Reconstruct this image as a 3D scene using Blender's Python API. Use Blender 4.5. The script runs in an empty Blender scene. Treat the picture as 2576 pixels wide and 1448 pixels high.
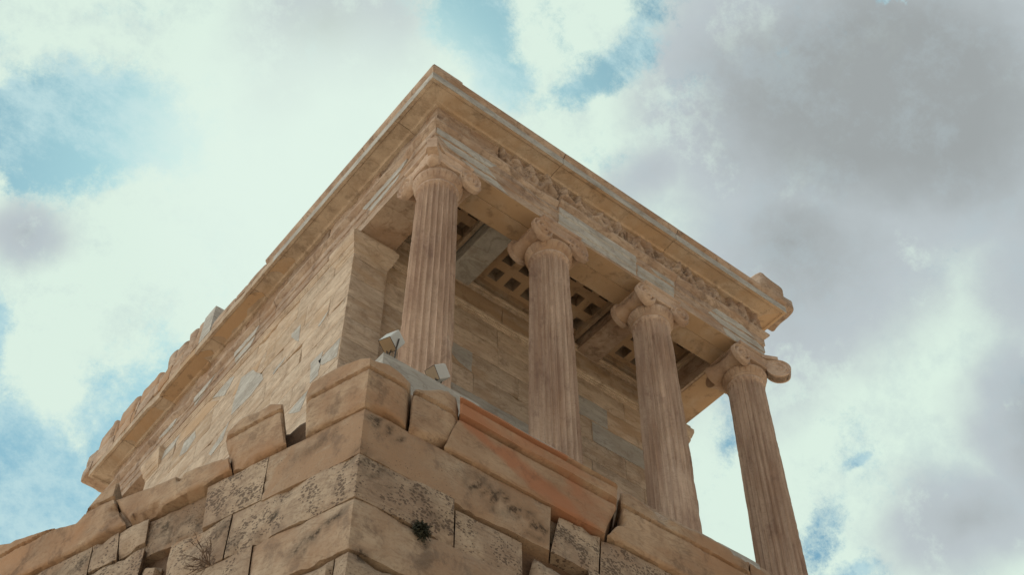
import bpy, math, random
import numpy as np
from mathutils import Matrix, Vector

S = bpy.context.scene
# ------------------------------------------------------------------ camera
CAM = Vector((-4.4658, -6.9366, -7.7967))
CR = Matrix(((0.78457136, -0.62003832, -0.00051443),
             (0.47595, 0.60270, -0.64054),
             (0.39728788, 0.50207466, 0.76816885)))
fw = Vector(CR[2]).normalized()
rt = Vector(CR[0]).normalized()
dn = fw.cross(rt)
rt = dn.cross(fw)
cam = bpy.data.cameras.new("camera")
cam.sensor_width = 36.0
cam.lens = 3279.7 / 2576 * 36.0
cam.clip_start = 0.05
cam.clip_end = 3000
camo = bpy.data.objects.new("camera", cam)
S.collection.objects.link(camo)
M = Matrix((rt, -dn, -fw)).transposed().to_4x4()
M.translation = CAM
camo.matrix_world = M
S.camera = camo
S.view_settings.view_transform = 'Standard'
S.view_settings.look = 'None'
S.view_settings.exposure = 0.0
S.view_settings.gamma = 1.0

# ------------------------------------------------------------------ sun
sundir = Vector((0.2492, 0.5371, 0.8058))
sl = bpy.data.lights.new("sun", 'SUN')
sl.energy = 5.0
sl.angle = math.radians(0.5)
sl.color = (1.0, 0.93, 0.82)
so = bpy.data.objects.new("sun", sl)
so.rotation_euler = sundir.to_track_quat('Z', 'Y').to_euler()
S.collection.objects.link(so)

# ------------------------------------------------------------------ node helper
class NT:
    def __init__(s, tree):
        s.t = tree; s.n = tree.nodes; s.l = tree.links
    def node(s, typ, **kw):
        nd = s.n.new(typ)
        for k, v in kw.items(): setattr(nd, k, v)
        return nd
    def put(s, sock, v):
        if v is None: return
        if hasattr(v, 'is_output'): s.l.new(v, sock)
        else:
            if isinstance(v, (tuple, list)) and len(v) == 3 and sock.type == 'RGBA': v = (*v, 1)
            sock.default_value = v
    def math(s, op, a, b=None, c=None, clamp=False):
        nd = s.node('ShaderNodeMath', operation=op, use_clamp=clamp)
        s.put(nd.inputs[0], a); s.put(nd.inputs[1], b)
        if c is not None: s.put(nd.inputs[2], c)
        return nd.outputs[0]
    def vmath(s, op, a, b=None, scale=None):
        nd = s.node('ShaderNodeVectorMath', operation=op)
        s.put(nd.inputs[0], a)
        if b is not None: s.put(nd.inputs[1], b)
        if scale is not None: s.put(nd.inputs['Scale'], scale)
        return nd.outputs['Value'] if op in ('DOT_PRODUCT', 'LENGTH', 'DISTANCE') else nd.outputs[0]
    def mix(s, f, a, b, blend='MIX'):
        nd = s.node('ShaderNodeMix', data_type='RGBA', blend_type=blend, clamp_factor=True)
        s.put(nd.inputs[0], f); s.put(nd.inputs[6], a); s.put(nd.inputs[7], b)
        return nd.outputs[2]
    def noise(s, vec, scale, detail=4, rough=0.55, col=False, dist=0.0):
        nd = s.node('ShaderNodeTexNoise')
        s.put(nd.inputs['Vector'], vec)
        nd.inputs['Scale'].default_value = scale; nd.inputs['Detail'].default_value = detail
        nd.inputs['Roughness'].default_value = rough; nd.inputs['Distortion'].default_value = dist
        return nd.outputs['Color' if col else 'Fac']
    def ramp(s, v, lo, hi, a=0.0, b=1.0, smooth=True):
        nd = s.node('ShaderNodeMapRange', interpolation_type='SMOOTHSTEP' if smooth else 'LINEAR')
        nd.clamp = True
        s.put(nd.inputs[0], v)
        nd.inputs[1].default_value = lo; nd.inputs[2].default_value = hi
        nd.inputs[3].default_value = a; nd.inputs[4].default_value = b
        return nd.outputs[0]
    def mapping(s, vec, scale=(1, 1, 1), rot=(0, 0, 0), loc=(0, 0, 0)):
        nd = s.node('ShaderNodeMapping')
        s.put(nd.inputs[0], vec)
        nd.inputs['Location'].default_value = loc; nd.inputs['Rotation'].default_value = rot
        nd.inputs['Scale'].default_value = scale
        return nd.outputs[0]

# ------------------------------------------------------------------ sky
W = bpy.data.worlds.new("World")
S.world = W
W.use_nodes = True
W.node_tree.nodes.clear()
N = NT(W.node_tree)
tc = N.node('ShaderNodeTexCoord')
D = tc.outputs['Generated']
sky = N.node('ShaderNodeTexSky')
sky.sky_type = 'NISHITA'
sky.sun_disc = False
sky.sun_elevation = math.radians(53.7)
sky.sun_rotation = math.radians(24.9)
sky.air_density = 1.0; sky.dust_density = 0.6; sky.ozone_density = 1.0
SKT = (0.60, 1.0, 0.92)
# cloud chart: directions flattened about one fixed heading of the sky
den = N.math('MAXIMUM', N.vmath('DOT_PRODUCT', D, tuple(fw)), 0.12)
cu = N.math('ADD', N.math('MULTIPLY', N.math('DIVIDE', N.vmath('DOT_PRODUCT', D, tuple(rt)), den), 3.28), 1.288)
cv = N.math('ADD', N.math('MULTIPLY', N.math('DIVIDE', N.vmath('DOT_PRODUCT', D, tuple(dn)), den), 3.28), 0.724)
cxyz = N.node('ShaderNodeCombineXYZ')
N.put(cxyz.inputs[0], cu); N.put(cxyz.inputs[1], cv)
UV = cxyz.outputs[0]
def warp(vec, scale, amp, detail=5, seed=0.0, rough=0.6):
    c = N.noise(N.vmath('ADD', D, (seed, seed * .7, seed * .3)), scale, detail, rough, col=True)
    return N.vmath('ADD', vec, N.vmath('SCALE', N.vmath('SUBTRACT', c, (.5, .5, .5)), scale=amp))
UV1 = warp(warp(UV, 5.0, .26, 3, 1.3), 20.0, .16, 10, 4.1, 0.72)
UV2 = warp(UV, 4.0, .35, 4, 7.7)
def blob(vec, cx, cy, rx, ry, rot, w, p=1.0):
    d = N.vmath('SUBTRACT', vec, (cx, cy, 0))
    m = N.mapping(d, (1 / rx, 1 / ry, 0), (0, 0, 0)) if rot == 0 else \
        N.mapping(N.mapping(d, rot=(0, 0, math.radians(rot))), (1 / rx, 1 / ry, 0))
    L = N.vmath('LENGTH', m)
    return N.math('MULTIPLY', N.math('SUBTRACT', 1.0, L, clamp=True), w)
def union(blobs, vec):
    o = None
    for b in blobs:
        v = blob(vec, *b)
        o = v if o is None else N.math('MAXIMUM', o, v)
    return o
blue_f = union([(.15, .35, .42, .24, 0, 1.1), (.33, .37, .22, .14, 0, 1.0), (-.02, .34, .20, .17, 0, 1.0),
                (.40, .43, .26, .10, -8, .50), (.30, .485, .16, .06, 10, .5), (.03, .47, .10, .08, 0, .8),
                (-.02, .88, .10, .22, 0, 1.2), (.02, 1.16, .36, .24, 0, 1.4), (.0, 1.45, .8, .34, 0, 1.4), (.38, 1.10, .42, .26, 25, .9), (.52, .95, .22, .10, 50, .45),
                (1.18, .05, .16, .26, 10, .95), (1.24, .17, .14, .09, 0, .75), (1.47, .165, .24, .09, 20, .72), (1.61, .03, .13, .16, 0, .6), (1.60, .12, .09, .08, 0, .7),
                (1.40, .07, .10, .14, 30, .5), (2.25, .0, .09, .03, 10, .9),
                (2.03, 1.36, .08, .16, -20, .75), (2.11, 1.43, .11, .07, 0, .75), (1.80, 1.13, .06, .07, 0, .40), (1.87, 1.22, .07, .08, 0, .38), (1.75, .62, .02, .02, 0, .1),
                (2.135, 1.15, .06, .03, 20, .55)], UV1)
fb = N.math('ADD', N.math('MULTIPLY', N.noise(D, 8.0, 3, 0.55), .5), N.math('MULTIPLY', N.noise(D, 22.0, 12, 0.78), .5))
blue = N.math('ADD', blue_f, N.math('MULTIPLY', N.math('SUBTRACT', fb, .5), 2.9))
blue = N.ramp(blue, .12, .62)
# veil of thin cloud inside the blue
veil = N.ramp(N.noise(N.mapping(D, (1, 1.6, 1)), 9.0, 11, .74), .42, .64, 0, .75)
grey_f = union([(2.25, .26, .85, .62, 0, 1.3), (2.0, .66, .72, .48, 20, .85), (2.75, .5, .6, .8, 0, .9),
                (.80, .06, .40, .28, 0, .72), (.70, .20, .2, .16, 0, .5), (.05, .57, .17, .15, 0, .6),
                (2.66, 1.12, .36, .42, 15, 1.0), (2.42, 1.34, .34, .24, 0, .75), (1.9, .95, .36, .22, 0, .40),
                (1.62, .45, .30, .16, 30, .55)], UV2)
gn = N.noise(D, 6.5, 9, .60)
grey = N.math('ADD', grey_f, N.math('MULTIPLY', N.math('SUBTRACT', gn, .5), .75))
white = (.715, .865, .765); lav = (.50, .56, .585); dark = (.345, .375, .38)
c1 = N.mix(N.ramp(grey, .08, .46), white, lav)
c2 = N.mix(N.ramp(grey, .40, .95), c1, dark)
fl = N.noise(D, 16.0, 12, .72)
c3 = N.mix(N.math('MULTIPLY', N.ramp(fl, .47, .66), .30), c2, (.46, .56, .60))
fl2 = N.noise(N.vmath('ADD', D, (3, 1, 2)), 11.0, 12, .70)
c3 = N.mix(N.math('MULTIPLY', N.ramp(fl2, .52, .66), N.math('SUBTRACT', .55, N.math('MULTIPLY', N.ramp(grey, .45, .8), .5))), c3, white)
skycol = N.vmath('MULTIPLY', N.vmath('SCALE', sky.outputs[0], scale=0.1), SKT)
bl = N.mix(veil, skycol, (.56, .76, .77))
final = N.mix(blue, c3, bl)
# bright aureole where the sun stands behind the thin cloud
sd = N.vmath('DOT_PRODUCT', D, tuple(sundir))
au = N.ramp(sd, .984, .9995)
final = N.mix(N.math('MULTIPLY', au, .9), final, (.76, .90, .81))
# unseen sky, dulled away from the sun, brightened leftward to light the left wall
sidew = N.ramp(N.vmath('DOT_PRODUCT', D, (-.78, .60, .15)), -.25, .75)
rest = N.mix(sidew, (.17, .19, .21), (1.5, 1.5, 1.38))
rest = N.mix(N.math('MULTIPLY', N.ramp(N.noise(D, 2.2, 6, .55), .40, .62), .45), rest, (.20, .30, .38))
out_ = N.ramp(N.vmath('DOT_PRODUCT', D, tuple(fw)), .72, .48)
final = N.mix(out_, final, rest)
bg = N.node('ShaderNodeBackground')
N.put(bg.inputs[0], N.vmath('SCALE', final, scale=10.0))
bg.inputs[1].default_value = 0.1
wo = N.node('ShaderNodeOutputWorld')
N.l.new(bg.outputs[0], wo.inputs[0])

# ------------------------------------------------------------------ numpy noise
def _h(ix, iy, iz, s):
    n = (ix.astype(np.int64) * 374761393 + iy.astype(np.int64) * 668265263 + iz.astype(np.int64) * 2147483647 + s * 974711) & 0xffffffff
    n = ((n ^ (n >> 13)) * 1274126177) & 0xffffffff
    n = (n ^ (n >> 16)) & 0xffffffff
    return n / 4294967295.0
def vn(P, s=0):
    P = np.asarray(P, float)
    i = np.floor(P).astype(np.int64); f = P - i; f = f * f * (3 - 2 * f)
    r = 0
    for a in (0, 1):
        for b in (0, 1):
            for c in (0, 1):
                w = (f[..., 0] if a else 1 - f[..., 0]) * (f[..., 1] if b else 1 - f[..., 1]) * (f[..., 2] if c else 1 - f[..., 2])
                r = r + w * _h(i[..., 0] + a, i[..., 1] + b, i[..., 2] + c, s)
    return r * 2 - 1
def fbm(P, freq, oct=4, s=0, g=.5):
    P = np.asarray(P, float); r = 0; a = 1; t = 0
    for o in range(oct):
        r = r + a * vn(P * freq + o * 17.3, s + o); t += a; a *= g; freq *= 2.03
    return r / t
rng = random.Random(5)

# ------------------------------------------------------------------ mesh builder
class MB:
    def __init__(s): s.v = []; s.f = []; s.c = []; s.n = 0
    def add(s, V, F, var=(.5, 0, 0)):
        V = np.asarray(V, float).reshape(-1, 3)
        s.v.append(V)
        s.f += [tuple(i + s.n for i in q) for q in F]
        s.c += [var] * len(F); s.n += len(V)
    def grid(s, G, var=(.5, 0, 0), wrapu=False, wrapv=False):
        """G: array (a,b,3)"""
        a, b = G.shape[:2]; F = []
        for i in range(a if wrapu else a - 1):
            for j in range(b if wrapv else b - 1):
                i2 = (i + 1) % a; j2 = (j + 1) % b
                F.append((i * b + j, i2 * b + j, i2 * b + j2, i * b + j2))
        s.add(G.reshape(-1, 3), F, var)
    def build(s, name, mat, parent=None, smooth=False, recalc=True, angle=None, post=None):
        me = bpy.data.meshes.new(name)
        V = np.concatenate(s.v) if s.v else np.zeros((0, 3))
        me.from_pydata(V.tolist(), [], s.f)
        at = me.color_attributes.new('var', 'FLOAT_COLOR', 'CORNER')
        nl = np.array([len(f) for f in s.f]); c = np.repeat(np.array([(*x, 1.0) for x in s.c]), nl, axis=0)
        a2 = me.color_attributes.new('block', 'FLOAT_COLOR', 'CORNER'); a2.data.foreach_set('color', c.astype(np.float32).ravel())
        if post is not None:      # stains and patina where the stone carries them
            c = post(V[np.concatenate([np.array(f) for f in s.f])], c)
        at.data.foreach_set('color', c.astype(np.float32).ravel())
        if recalc:
            import bmesh
            bm = bmesh.new(); bm.from_mesh(me)
            bmesh.ops.remove_doubles(bm, verts=bm.verts, dist=1e-5)
            bmesh.ops.recalc_face_normals(bm, faces=bm.faces)
            bm.to_mesh(me); bm.free()
        if smooth:
            for p in me.polygons: p.use_smooth = True
            if angle: me.set_sharp_from_angle(angle=math.radians(angle))
        me.materials.append(mat)
        o = bpy.data.objects.new(name, me)
        S.collection.objects.link(o)
        if parent: o.parent = parent
        return o

def tag(o, label=None, cat=None, group=None, kind=None):
    if label: o['label'] = label
    if cat: o['category'] = cat
    if group: o['group'] = group
    if kind: o['kind'] = kind
    return o
def empty(name, loc, label, cat, group=None):
    o = bpy.data.objects.new(name, None); S.collection.objects.link(o)
    o.location = loc; o.empty_display_size = .3
    return tag(o, label, cat, group)

# ------------------------------------------------------------------ materials
def stone(name, light, mid, orange, rough=.85, vein=0.35, pit=1.0, bump=.5, stain=(.10, .065, .045), stainamt=.5, streak=(1, 1, 1), fine=0.0, grain=.55):
    """weathered marble: var.r brightness, var.g amount of ochre patina, var.b pitting"""
    m = bpy.data.materials.new(name); m.use_nodes = True
    m.node_tree.nodes.clear(); N = NT(m.node_tree)
    tc = N.node('ShaderNodeTexCoord'); P = tc.outputs['Object']
    at = N.node('ShaderNodeAttribute', attribute_name='var')
    sp = N.node('ShaderNodeSeparateColor'); N.l.new(at.outputs['Color'], sp.inputs[0])
    r, g, b = sp.outputs[0], sp.outputs[1], sp.outputs[2]
    # shift the pattern from block to block
    ab = N.node('ShaderNodeAttribute', attribute_name='block')
    sh = N.vmath('SCALE', ab.outputs['Color'], scale=13.7)
    Q = N.vmath('ADD', P, sh)
    Qs = N.mapping(Q, streak)
    n1 = N.noise(Qs, 2.2, 6, .6); n2 = N.noise(Qs, 9.0, 8, .62); n3 = N.noise(Q, 45.0, 4, .6)
    base = N.mix(N.ramp(n1, .38, .62), light, mid)
    dk = N.noise(N.mapping(Q, (1, 1, 1.8), (.2, .1, .3), (7, 1, 4)), 30.0, 8, .75)
    base = N.mix(N.math('MULTIPLY', N.ramp(dk, .50, .72, smooth=False), grain), base, (mid[0] * .55, mid[1] * .5, mid[2] * .46))
    base = N.mix(N.math('MULTIPLY', N.ramp(n2, .38, .72), .45), base, mid)
    lt = N.ramp(N.noise(N.mapping(Qs, (1, 1, 1), loc=(3, 8, 1)), 3.5, 12, .62), .48, .72, smooth=False)
    base = N.mix(N.math('MULTIPLY', lt, .45), base, tuple(min(1, c * 1.35) for c in light))
    # veins
    vw = N.node('ShaderNodeTexNoise'); N.put(vw.inputs['Vector'], N.mapping(Q, (1, 1, 3.2), (.5, .3, .6)))
    vw.inputs['Scale'].default_value = 3.0; vw.inputs['Detail'].default_value = 7; vw.inputs['Distortion'].default_value = .8
    vv = N.math('ABSOLUTE', N.math('SUBTRACT', vw.outputs['Fac'], .5))
    base = N.mix(N.math('MULTIPLY', N.ramp(vv, .035, .0), vein), base, (mid[0] * .45, mid[1] * .4, mid[2] * .36))
    # ochre patina
    on = N.math('ADD', N.math('MULTIPLY', n1, .6), N.math('MULTIPLY', N.noise(Q, 1.3, 4, .6), .6))
    of = N.math('MULTIPLY', N.ramp(N.math('ADD', on, N.math('MULTIPLY', g, .50)), .66, 1.02), .9)
    base = N.mix(of, base, orange)
    # grime patches
    st = N.noise(N.mapping(Q, (1, 1, .8), (0, 0, .4), (4, 2, 7)), 5.0, 9, .68)
    base = N.mix(N.math('MULTIPLY', N.ramp(st, .53, .66), stainamt), base, stain)
    if fine:      # narrow rain streaks
        fs = N.noise(N.mapping(Q, (22, 22, .9)), 1.6, 5, .6)
        base = N.mix(N.math('MULTIPLY', N.ramp(fs, .47, .60), fine), base, stain)
    # brightness of each block
    crust = N.math('MULTIPLY', N.math('MINIMUM', r, 0.0), N.ramp(N.noise(Q, 24.0, 9, .7), .42, .58, .05, .62))
    k = N.math('MAXIMUM', .28, N.math('ADD', N.math('ADD', .84, N.math('MULTIPLY', N.math('MAXIMUM', r, 0.0), .32)), crust))
    base = N.vmath('MULTIPLY', base, N.vmath('SCALE', (1, 1, 1), scale=k))
    # pits of the travertine blocks
    vo = N.node('ShaderNodeTexVoronoi', feature='F1'); N.put(vo.inputs['Vector'], N.vmath('ADD', N.mapping(Q, (1, 1, 1.5)), N.vmath('SCALE', N.noise(Q, 20, 3, .6, col=True), scale=.05)))
    vo.inputs['Scale'].default_value = 36.0
    pm = N.noise(Q, 6.0, 5, .6)
    thr = N.math('MULTIPLY', N.math('MULTIPLY', b, N.ramp(pm, .38, .60, .12, 1)), .52)
    pitm = N.math('LESS_THAN', vo.outputs['Distance'], thr)
    pitm = N.math('MULTIPLY', pitm, pit)
    base = N.mix(N.math('MULTIPLY', pitm, .72), base, (.085, .06, .046))
    h = N.math('ADD', N.math('MULTIPLY', n2, .6), N.math('MULTIPLY', n3, .30))
    h = N.math('SUBTRACT', h, N.math('MULTIPLY', pitm, .5))
    bp = N.node('ShaderNodeBump'); bp.inputs['Strength'].default_value = bump; bp.inputs['Distance'].default_value = .02
    N.put(bp.inputs['Height'], h)
    bs = N.node('ShaderNodeBsdfPrincipled')
    N.put(bs.inputs['Base Color'], base); bs.inputs['Roughness'].default_value = rough
    bs.inputs['Specular IOR Level'].default_value = .25
    N.l.new(bp.outputs[0], bs.inputs['Normal'])
    out = N.node('ShaderNodeOutputMaterial'); N.l.new(bs.outputs[0], out.inputs[0])
    return m
def plain(name, col, rough=.5, metal=0, nscale=30, namt=.15):
    m = bpy.data.materials.new(name); m.use_nodes = True
    m.node_tree.nodes.clear(); N = NT(m.node_tree)
    tc = N.node('ShaderNodeTexCoord')
    n = N.noise(tc.outputs['Object'], nscale, 5, .6)
    c = N.mix(N.math('MULTIPLY', N.ramp(n, .3, .7), namt * 4), col, tuple(x * .6 for x in col))
    bs = N.node('ShaderNodeBsdfPrincipled')
    N.put(bs.inputs['Base Color'], c); bs.inputs['Roughness'].default_value = rough; bs.inputs['Metallic'].default_value = metal
    out = N.node('ShaderNodeOutputMaterial'); N.l.new(bs.outputs[0], out.inputs[0])
    return m
M_temple = stone('marble_temple', (.46, .365, .285), (.33, .24, .18), (.39, .25, .155), streak=(1, 1, 2.2), vein=.4, bump=.7)
M_wall = stone('marble_wall', (.57, .475, .375), (.44, .345, .26), (.46, .325, .21), vein=.35, streak=(1, 1, 3.0), bump=.6, stainamt=.3)
M_col = stone('marble_column', (.54, .42, .33), (.38, .27, .205), (.42, .28, .19), streak=(1.6, 1.6, .3), stain=(.17, .105, .09), stainamt=.38, vein=.1, bump=.6, fine=.24)
M_cap = stone('marble_capital', (.50, .39, .305), (.36, .255, .19), (.42, .28, .18), stain=(.17, .105, .09), stainamt=.35, vein=.1, bump=.5)
M_new = stone('marble_new', (.47, .465, .435), (.365, .355, .33), (.42, .38, .32), vein=.35, pit=0, bump=.3, stain=(.25, .21, .17), stainamt=.45, streak=(1, 1, 4))
M_soffit = stone('marble_soffit', (.50, .415, .325), (.37, .285, .21), (.47, .325, .20), vein=.25, bump=.4, stainamt=.4)
M_cope = stone('marble_coping', (.42, .31, .215), (.31, .21, .14), (.36, .215, .125), vein=.3, bump=.8, stainamt=.45, grain=.8)
M_red = stone('marble_reddish', (.37, .265, .18), (.32, .205, .13), (.36, .165, .09), vein=.25, bump=.6, stainamt=.35, streak=(.7, 1, 1.6))
M_bast = stone('bastion_stone', (.42, .335, .25), (.30, .22, .16), (.34, .225, .145), vein=.3, bump=1.0, stainamt=.5, stain=(.13, .092, .07), grain=.95)
M_dark = stone('core_rubble', (.20, .14, .10), (.14, .09, .06), (.18, .10, .05), bump=1.0)

# ------------------------------------------------------------------ block helpers
def face_block(mb, O, U, V, Nn, u0, u1, v0, v1, depth=.12, res=.06, amp=.004, edge=.012, chip=.0, var=(.5, 0, 0), seed=0, gap=.002, quad=None):
    """one dressed block: rough front and side returns. quad: optional 4 corners (u,v) bl,br,tr,tl"""
    O, U, V, Nn = map(lambda a: np.array(a, float), (O, U, V, Nn))
    if quad is None: quad = [(u0, v0), (u1, v0), (u1, v1), (u0, v1)]
    q = np.array(quad, float); ctr = q.mean(0)
    L = max(np.linalg.norm(q[1] - q[0]), 1e-3); H = max(np.linalg.norm(q[3] - q[0]), 1e-3)
    nu = max(3, int(L / res) + 1); nv = max(3, int(H / res) + 1)
    e = min(edge * 1.5 + .004, L * .2, H * .2)
    s = np.r_[gap / L, e / L, np.linspace(e / L, 1 - e / L, nu)[1:-1], 1 - e / L, 1 - gap / L]
    t = np.r_[gap / H, e / H, np.linspace(e / H, 1 - e / H, nv)[1:-1], 1 - e / H, 1 - gap / H]
    Sg, Tg = np.meshgrid(s, t, indexing='ij')
    uv = ((1 - Sg) * (1 - Tg))[..., None] * q[0] + (Sg * (1 - Tg))[..., None] * q[1] + (Sg * Tg)[..., None] * q[2] + ((1 - Sg) * Tg)[..., None] * q[3]
    P0 = O + uv[..., :1] * U + uv[..., 1:] * V
    de = np.minimum(np.minimum(Sg, 1 - Sg) * L, np.minimum(Tg, 1 - Tg) * H)
    h = amp * fbm(P0, 5, 4, seed) * 2 + amp * .6 * fbm(P0, 22, 2, seed + 9)
    ed = np.clip(1 - de / (edge * 1.5 + .004), 0, 1)
    h = h - edge * ed * ed * (.6 + .8 * np.clip(fbm(P0, 9, 2, seed + 3), 0, 1))
    if chip > 0:
        c = np.clip(fbm(P0, 4.0, 3, seed + 5) - .12, 0, 1) * 3
        h = h - chip * np.clip(c, 0, 1) * np.clip(1 - de / .09, 0, 1)
    # wobble of the outline
    wob = fbm(P0, 6, 3, seed + 21)[..., None]
    inn = (ctr - uv) / (np.linalg.norm(ctr - uv, axis=-1, keepdims=True) + 1e-6)
    uv2 = uv + inn * (np.clip(wob, 0, 1) * edge * .8 * (de[..., None] < e * .9))
    F = O + uv2[..., :1] * U + uv2[..., 1:] * V + h[..., None] * Nn
    G = F
    mb.grid(G, var)
    a, b = G.shape[:2]
    loop = [(i, 0) for i in range(a)] + [(a - 1, j) for j in range(1, b)] + [(i, b - 1) for i in range(a - 2, -1, -1)] + [(0, j) for j in range(b - 2, 0, -1)]
    fr = np.array([G[i, j] for i, j in loop]); bk = fr - Nn * (depth + h[0, 0] * 0)
    R = np.stack([fr, bk])
    mb.grid(R, var, wrapv=True)

def box(mb, x0, x1, y0, y1, z0, z1, var=(.5, 0, 0)):
    V = [(x, y, z) for z in (z0, z1) for x, y in ((x0, y0), (x1, y0), (x1, y1), (x0, y1))]
    mb.add(V, [(0, 3, 2, 1), (4, 5, 6, 7), (0, 1, 5, 4), (1, 2, 6, 5), (2, 3, 7, 6), (3, 0, 4, 7)], var)

def rough_box(mb, x0, x1, y0, y1, z0, z1, res=.08, amp=.01, rnd=.03, var=(.5, 0, 0), seed=0, M4=None):
    """worn stone: subdivided box with rounded, chipped edges"""
    d = np.array([x1 - x0, y1 - y0, z1 - z0]); c = np.array([x0 + x1, y0 + y1, z0 + z1]) / 2
    for ax in range(3):
        a, b = [k for k in range(3) if k != ax]
        na = max(3, int(d[a] / res) + 2); nb = max(3, int(d[b] / res) + 2)
        A, B = np.meshgrid(np.linspace(-.5, .5, na), np.linspace(-.5, .5, nb), indexing='ij')
        for sg in (-.5, .5):
            P = np.zeros((na, nb, 3)); P[..., a] = A * d[a]; P[..., b] = B * d[b]; P[..., ax] = sg * d[ax]
            core = np.clip(np.abs(P), 0, np.maximum(d / 2 - rnd, 0)) * np.sign(P)
            off = P - core; ln = np.linalg.norm(off, axis=-1, keepdims=True)
            Q = core + np.where(ln > 1e-6, off / np.maximum(ln, 1e-6), 0) * np.minimum(ln, rnd)
            Q = Q + c
            nz = np.stack([fbm(Q, 3.5, 4, seed), fbm(Q, 3.5, 4, seed + 31), fbm(Q, 3.5, 4, seed + 57)], -1)
            Q = Q + nz * amp * 2
            if M4 is not None: Q = Q @ np.array(M4.to_3x3()).T + np.array(M4.translation)
            mb.grid(Q, var)

LX, LY = 4.65, 7.44
def side_pt(side, s, o, z):
    """point beside the rectangle of the column axes. side 0 front,1 left,2 right,3 back"""
    if side == 0: return (s, -o, z)
    if side == 1: return (-o, s, z)
    if side == 2: return (LX + o, s, z)
    return (s, LY + o, z)
def side_sweep(mb, side, s0, s1, prof, res=.15, amp=.0, chip=None, var=(.5, 0, 0), seed=0, gap=.0015, closed=True, front_n=None):
    """sweep profile [(o,z)] along one side from s0 to s1; None = mitred corner"""
    Lm = LX if side in (0, 3) else LY
    prof = np.array(prof, float)
    # densify profile
    pp = []
    for i in range(len(prof)):
        a = prof[i]; b = prof[(i + 1) % len(prof)]
        if not closed and i == len(prof) - 1: pp.append(a); break
        n = max(1, int(np.linalg.norm(b - a) / .06))
        if np.linalg.norm(b - a) > .3 and i >= len(prof) - 2: n = 1
        for k in range(n): pp.append(a + (b - a) * k / n)
    pp = np.array(pp)
    a0 = 0 if s0 is None else s0; a1 = Lm if s1 is None else s1
    n = max(2, int((a1 - a0) / res) + 1)
    T = np.linspace(0, 1, n + 1)
    G = np.zeros((n + 1, len(pp), 3))
    for i, t in enumerate(T):
        for j, (o, z) in enumerate(pp):
            lo = -o if s0 is None else s0 + gap; hi = Lm + o if s1 is None else s1 - gap
            G[i, j] = side_pt(side, lo + (hi - lo) * t, o, z)
    if amp > 0 or chip:
        nrm = np.array({0: (0, -1, 0), 1: (-1, 0, 0), 2: (1, 0, 0), 3: (0, 1, 0)}[side], float)
        h = amp * fbm(G, 4, 4, seed)
        G = G + h[..., None] * nrm
        G[..., 2] += amp * .7 * fbm(G, 5, 3, seed + 7)
        if chip:
            zc, wc, dc = chip     # worn band around height zc
            c = np.clip(fbm(G, 2.2, 4, seed + 3) * 2.2 - .25, 0, 1) * np.clip(1 - np.abs(G[..., 2] - zc) / wc, 0, 1) ** .5
            vis = (pp[:, 0] > 0.05)[None, :]
            G = G - (c * dc * vis)[..., None] * nrm
            G[..., 2] -= c * dc * .6 * vis * np.sign(zc - 3) 
    mb.grid(G, var, wrapv=closed)
    if closed:
        for k, e in enumerate((0, n)):
            mb.add(G[e], [tuple(range(len(pp)))], var)

def rect_loft(mb, x0, x1, y0, y1, prof, var=(.5, 0, 0), cap=True):
    rows = []
    for o, z in prof:
        rows.append([(x0 - o, y0 - o, z), (x1 + o, y0 - o, z), (x1 + o, y1 + o, z), (x0 - o, y1 + o, z)])
    G = np.array(rows)
    mb.grid(G, var, wrapv=True)
    if cap: mb.add(G[0], [(3, 2, 1, 0)], var); mb.add(G[-1], [(0, 1, 2, 3)], var)

def lathe(mb, prof, cx, cy, n=48, var=(.5, 0, 0), fn=None, cap=True):
    A = np.linspace(0, 2 * np.pi, n, endpoint=False)
    G = np.zeros((len(prof), n, 3))
    for i, (r, z) in enumerate(prof):
        rr = np.full(n, r) if fn is None else fn(i, A, r, z)
        G[i, :, 0] = cx + rr * np.cos(A); G[i, :, 1] = cy + rr * np.sin(A); G[i, :, 2] = z
    mb.grid(G, var, wrapv=True)
    if cap:
        mb.add(G[0], [tuple(range(n))[::-1]], var); mb.add(G[-1], [tuple(range(n))], var)

def tube(mb, pts, rad, n=6, var=(.5, 0, 0)):
    pts = [Vector(p) for p in pts]; rows = []
    for i, p in enumerate(pts):
        d = (pts[min(i + 1, len(pts) - 1)] - pts[max(i - 1, 0)]).normalized()
        a = d.orthogonal().normalized(); b = d.cross(a)
        r = rad[i] if isinstance(rad, (list, tuple)) else rad
        rows.append([tuple(p + (a * math.cos(t) + b * math.sin(t)) * r) for t in [2 * math.pi * k / n for k in range(n)]])
    G = np.array(rows); mb.grid(G, var, wrapv=True)
    mb.add(G[0], [tuple(range(n))], var); mb.add(G[-1], [tuple(range(n))], var)

def poly_plate(mb, pts, O, U, V, Nn, lift=.003, thick=.01, var=(.5, 0, 0)):
    O, U, V, Nn = map(lambda a: np.array(a, float), (O, U, V, Nn))
    if len(pts) < 16:
        q_ = []
        for i_ in range(len(pts)):
            a_ = np.array(pts[i_], float); b_ = np.array(pts[(i_ + 1) % len(pts)], float); L_ = np.linalg.norm(b_ - a_)
            n_ = max(1, int(L_ / .06)); d_ = (b_ - a_) / max(L_, 1e-6); pr = np.array((-d_[1], d_[0]))
            for k_ in range(n_):
                t_ = k_ / n_; q_.append(tuple(a_ + (b_ - a_) * t_ + (pr * rng.uniform(-.007, .007) if k_ else 0)))
        pts = q_
    f = np.array([O + p[0] * U + p[1] * V + lift * Nn for p in pts]); b = f - Nn * thick
    n = len(pts)
    mb.add(np.r_[f, b], [tuple(range(n)), tuple(range(2 * n - 1, n - 1, -1))] + [(i, (i + 1) % n, n + (i + 1) % n, n + i) for i in range(n)], var)

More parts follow.
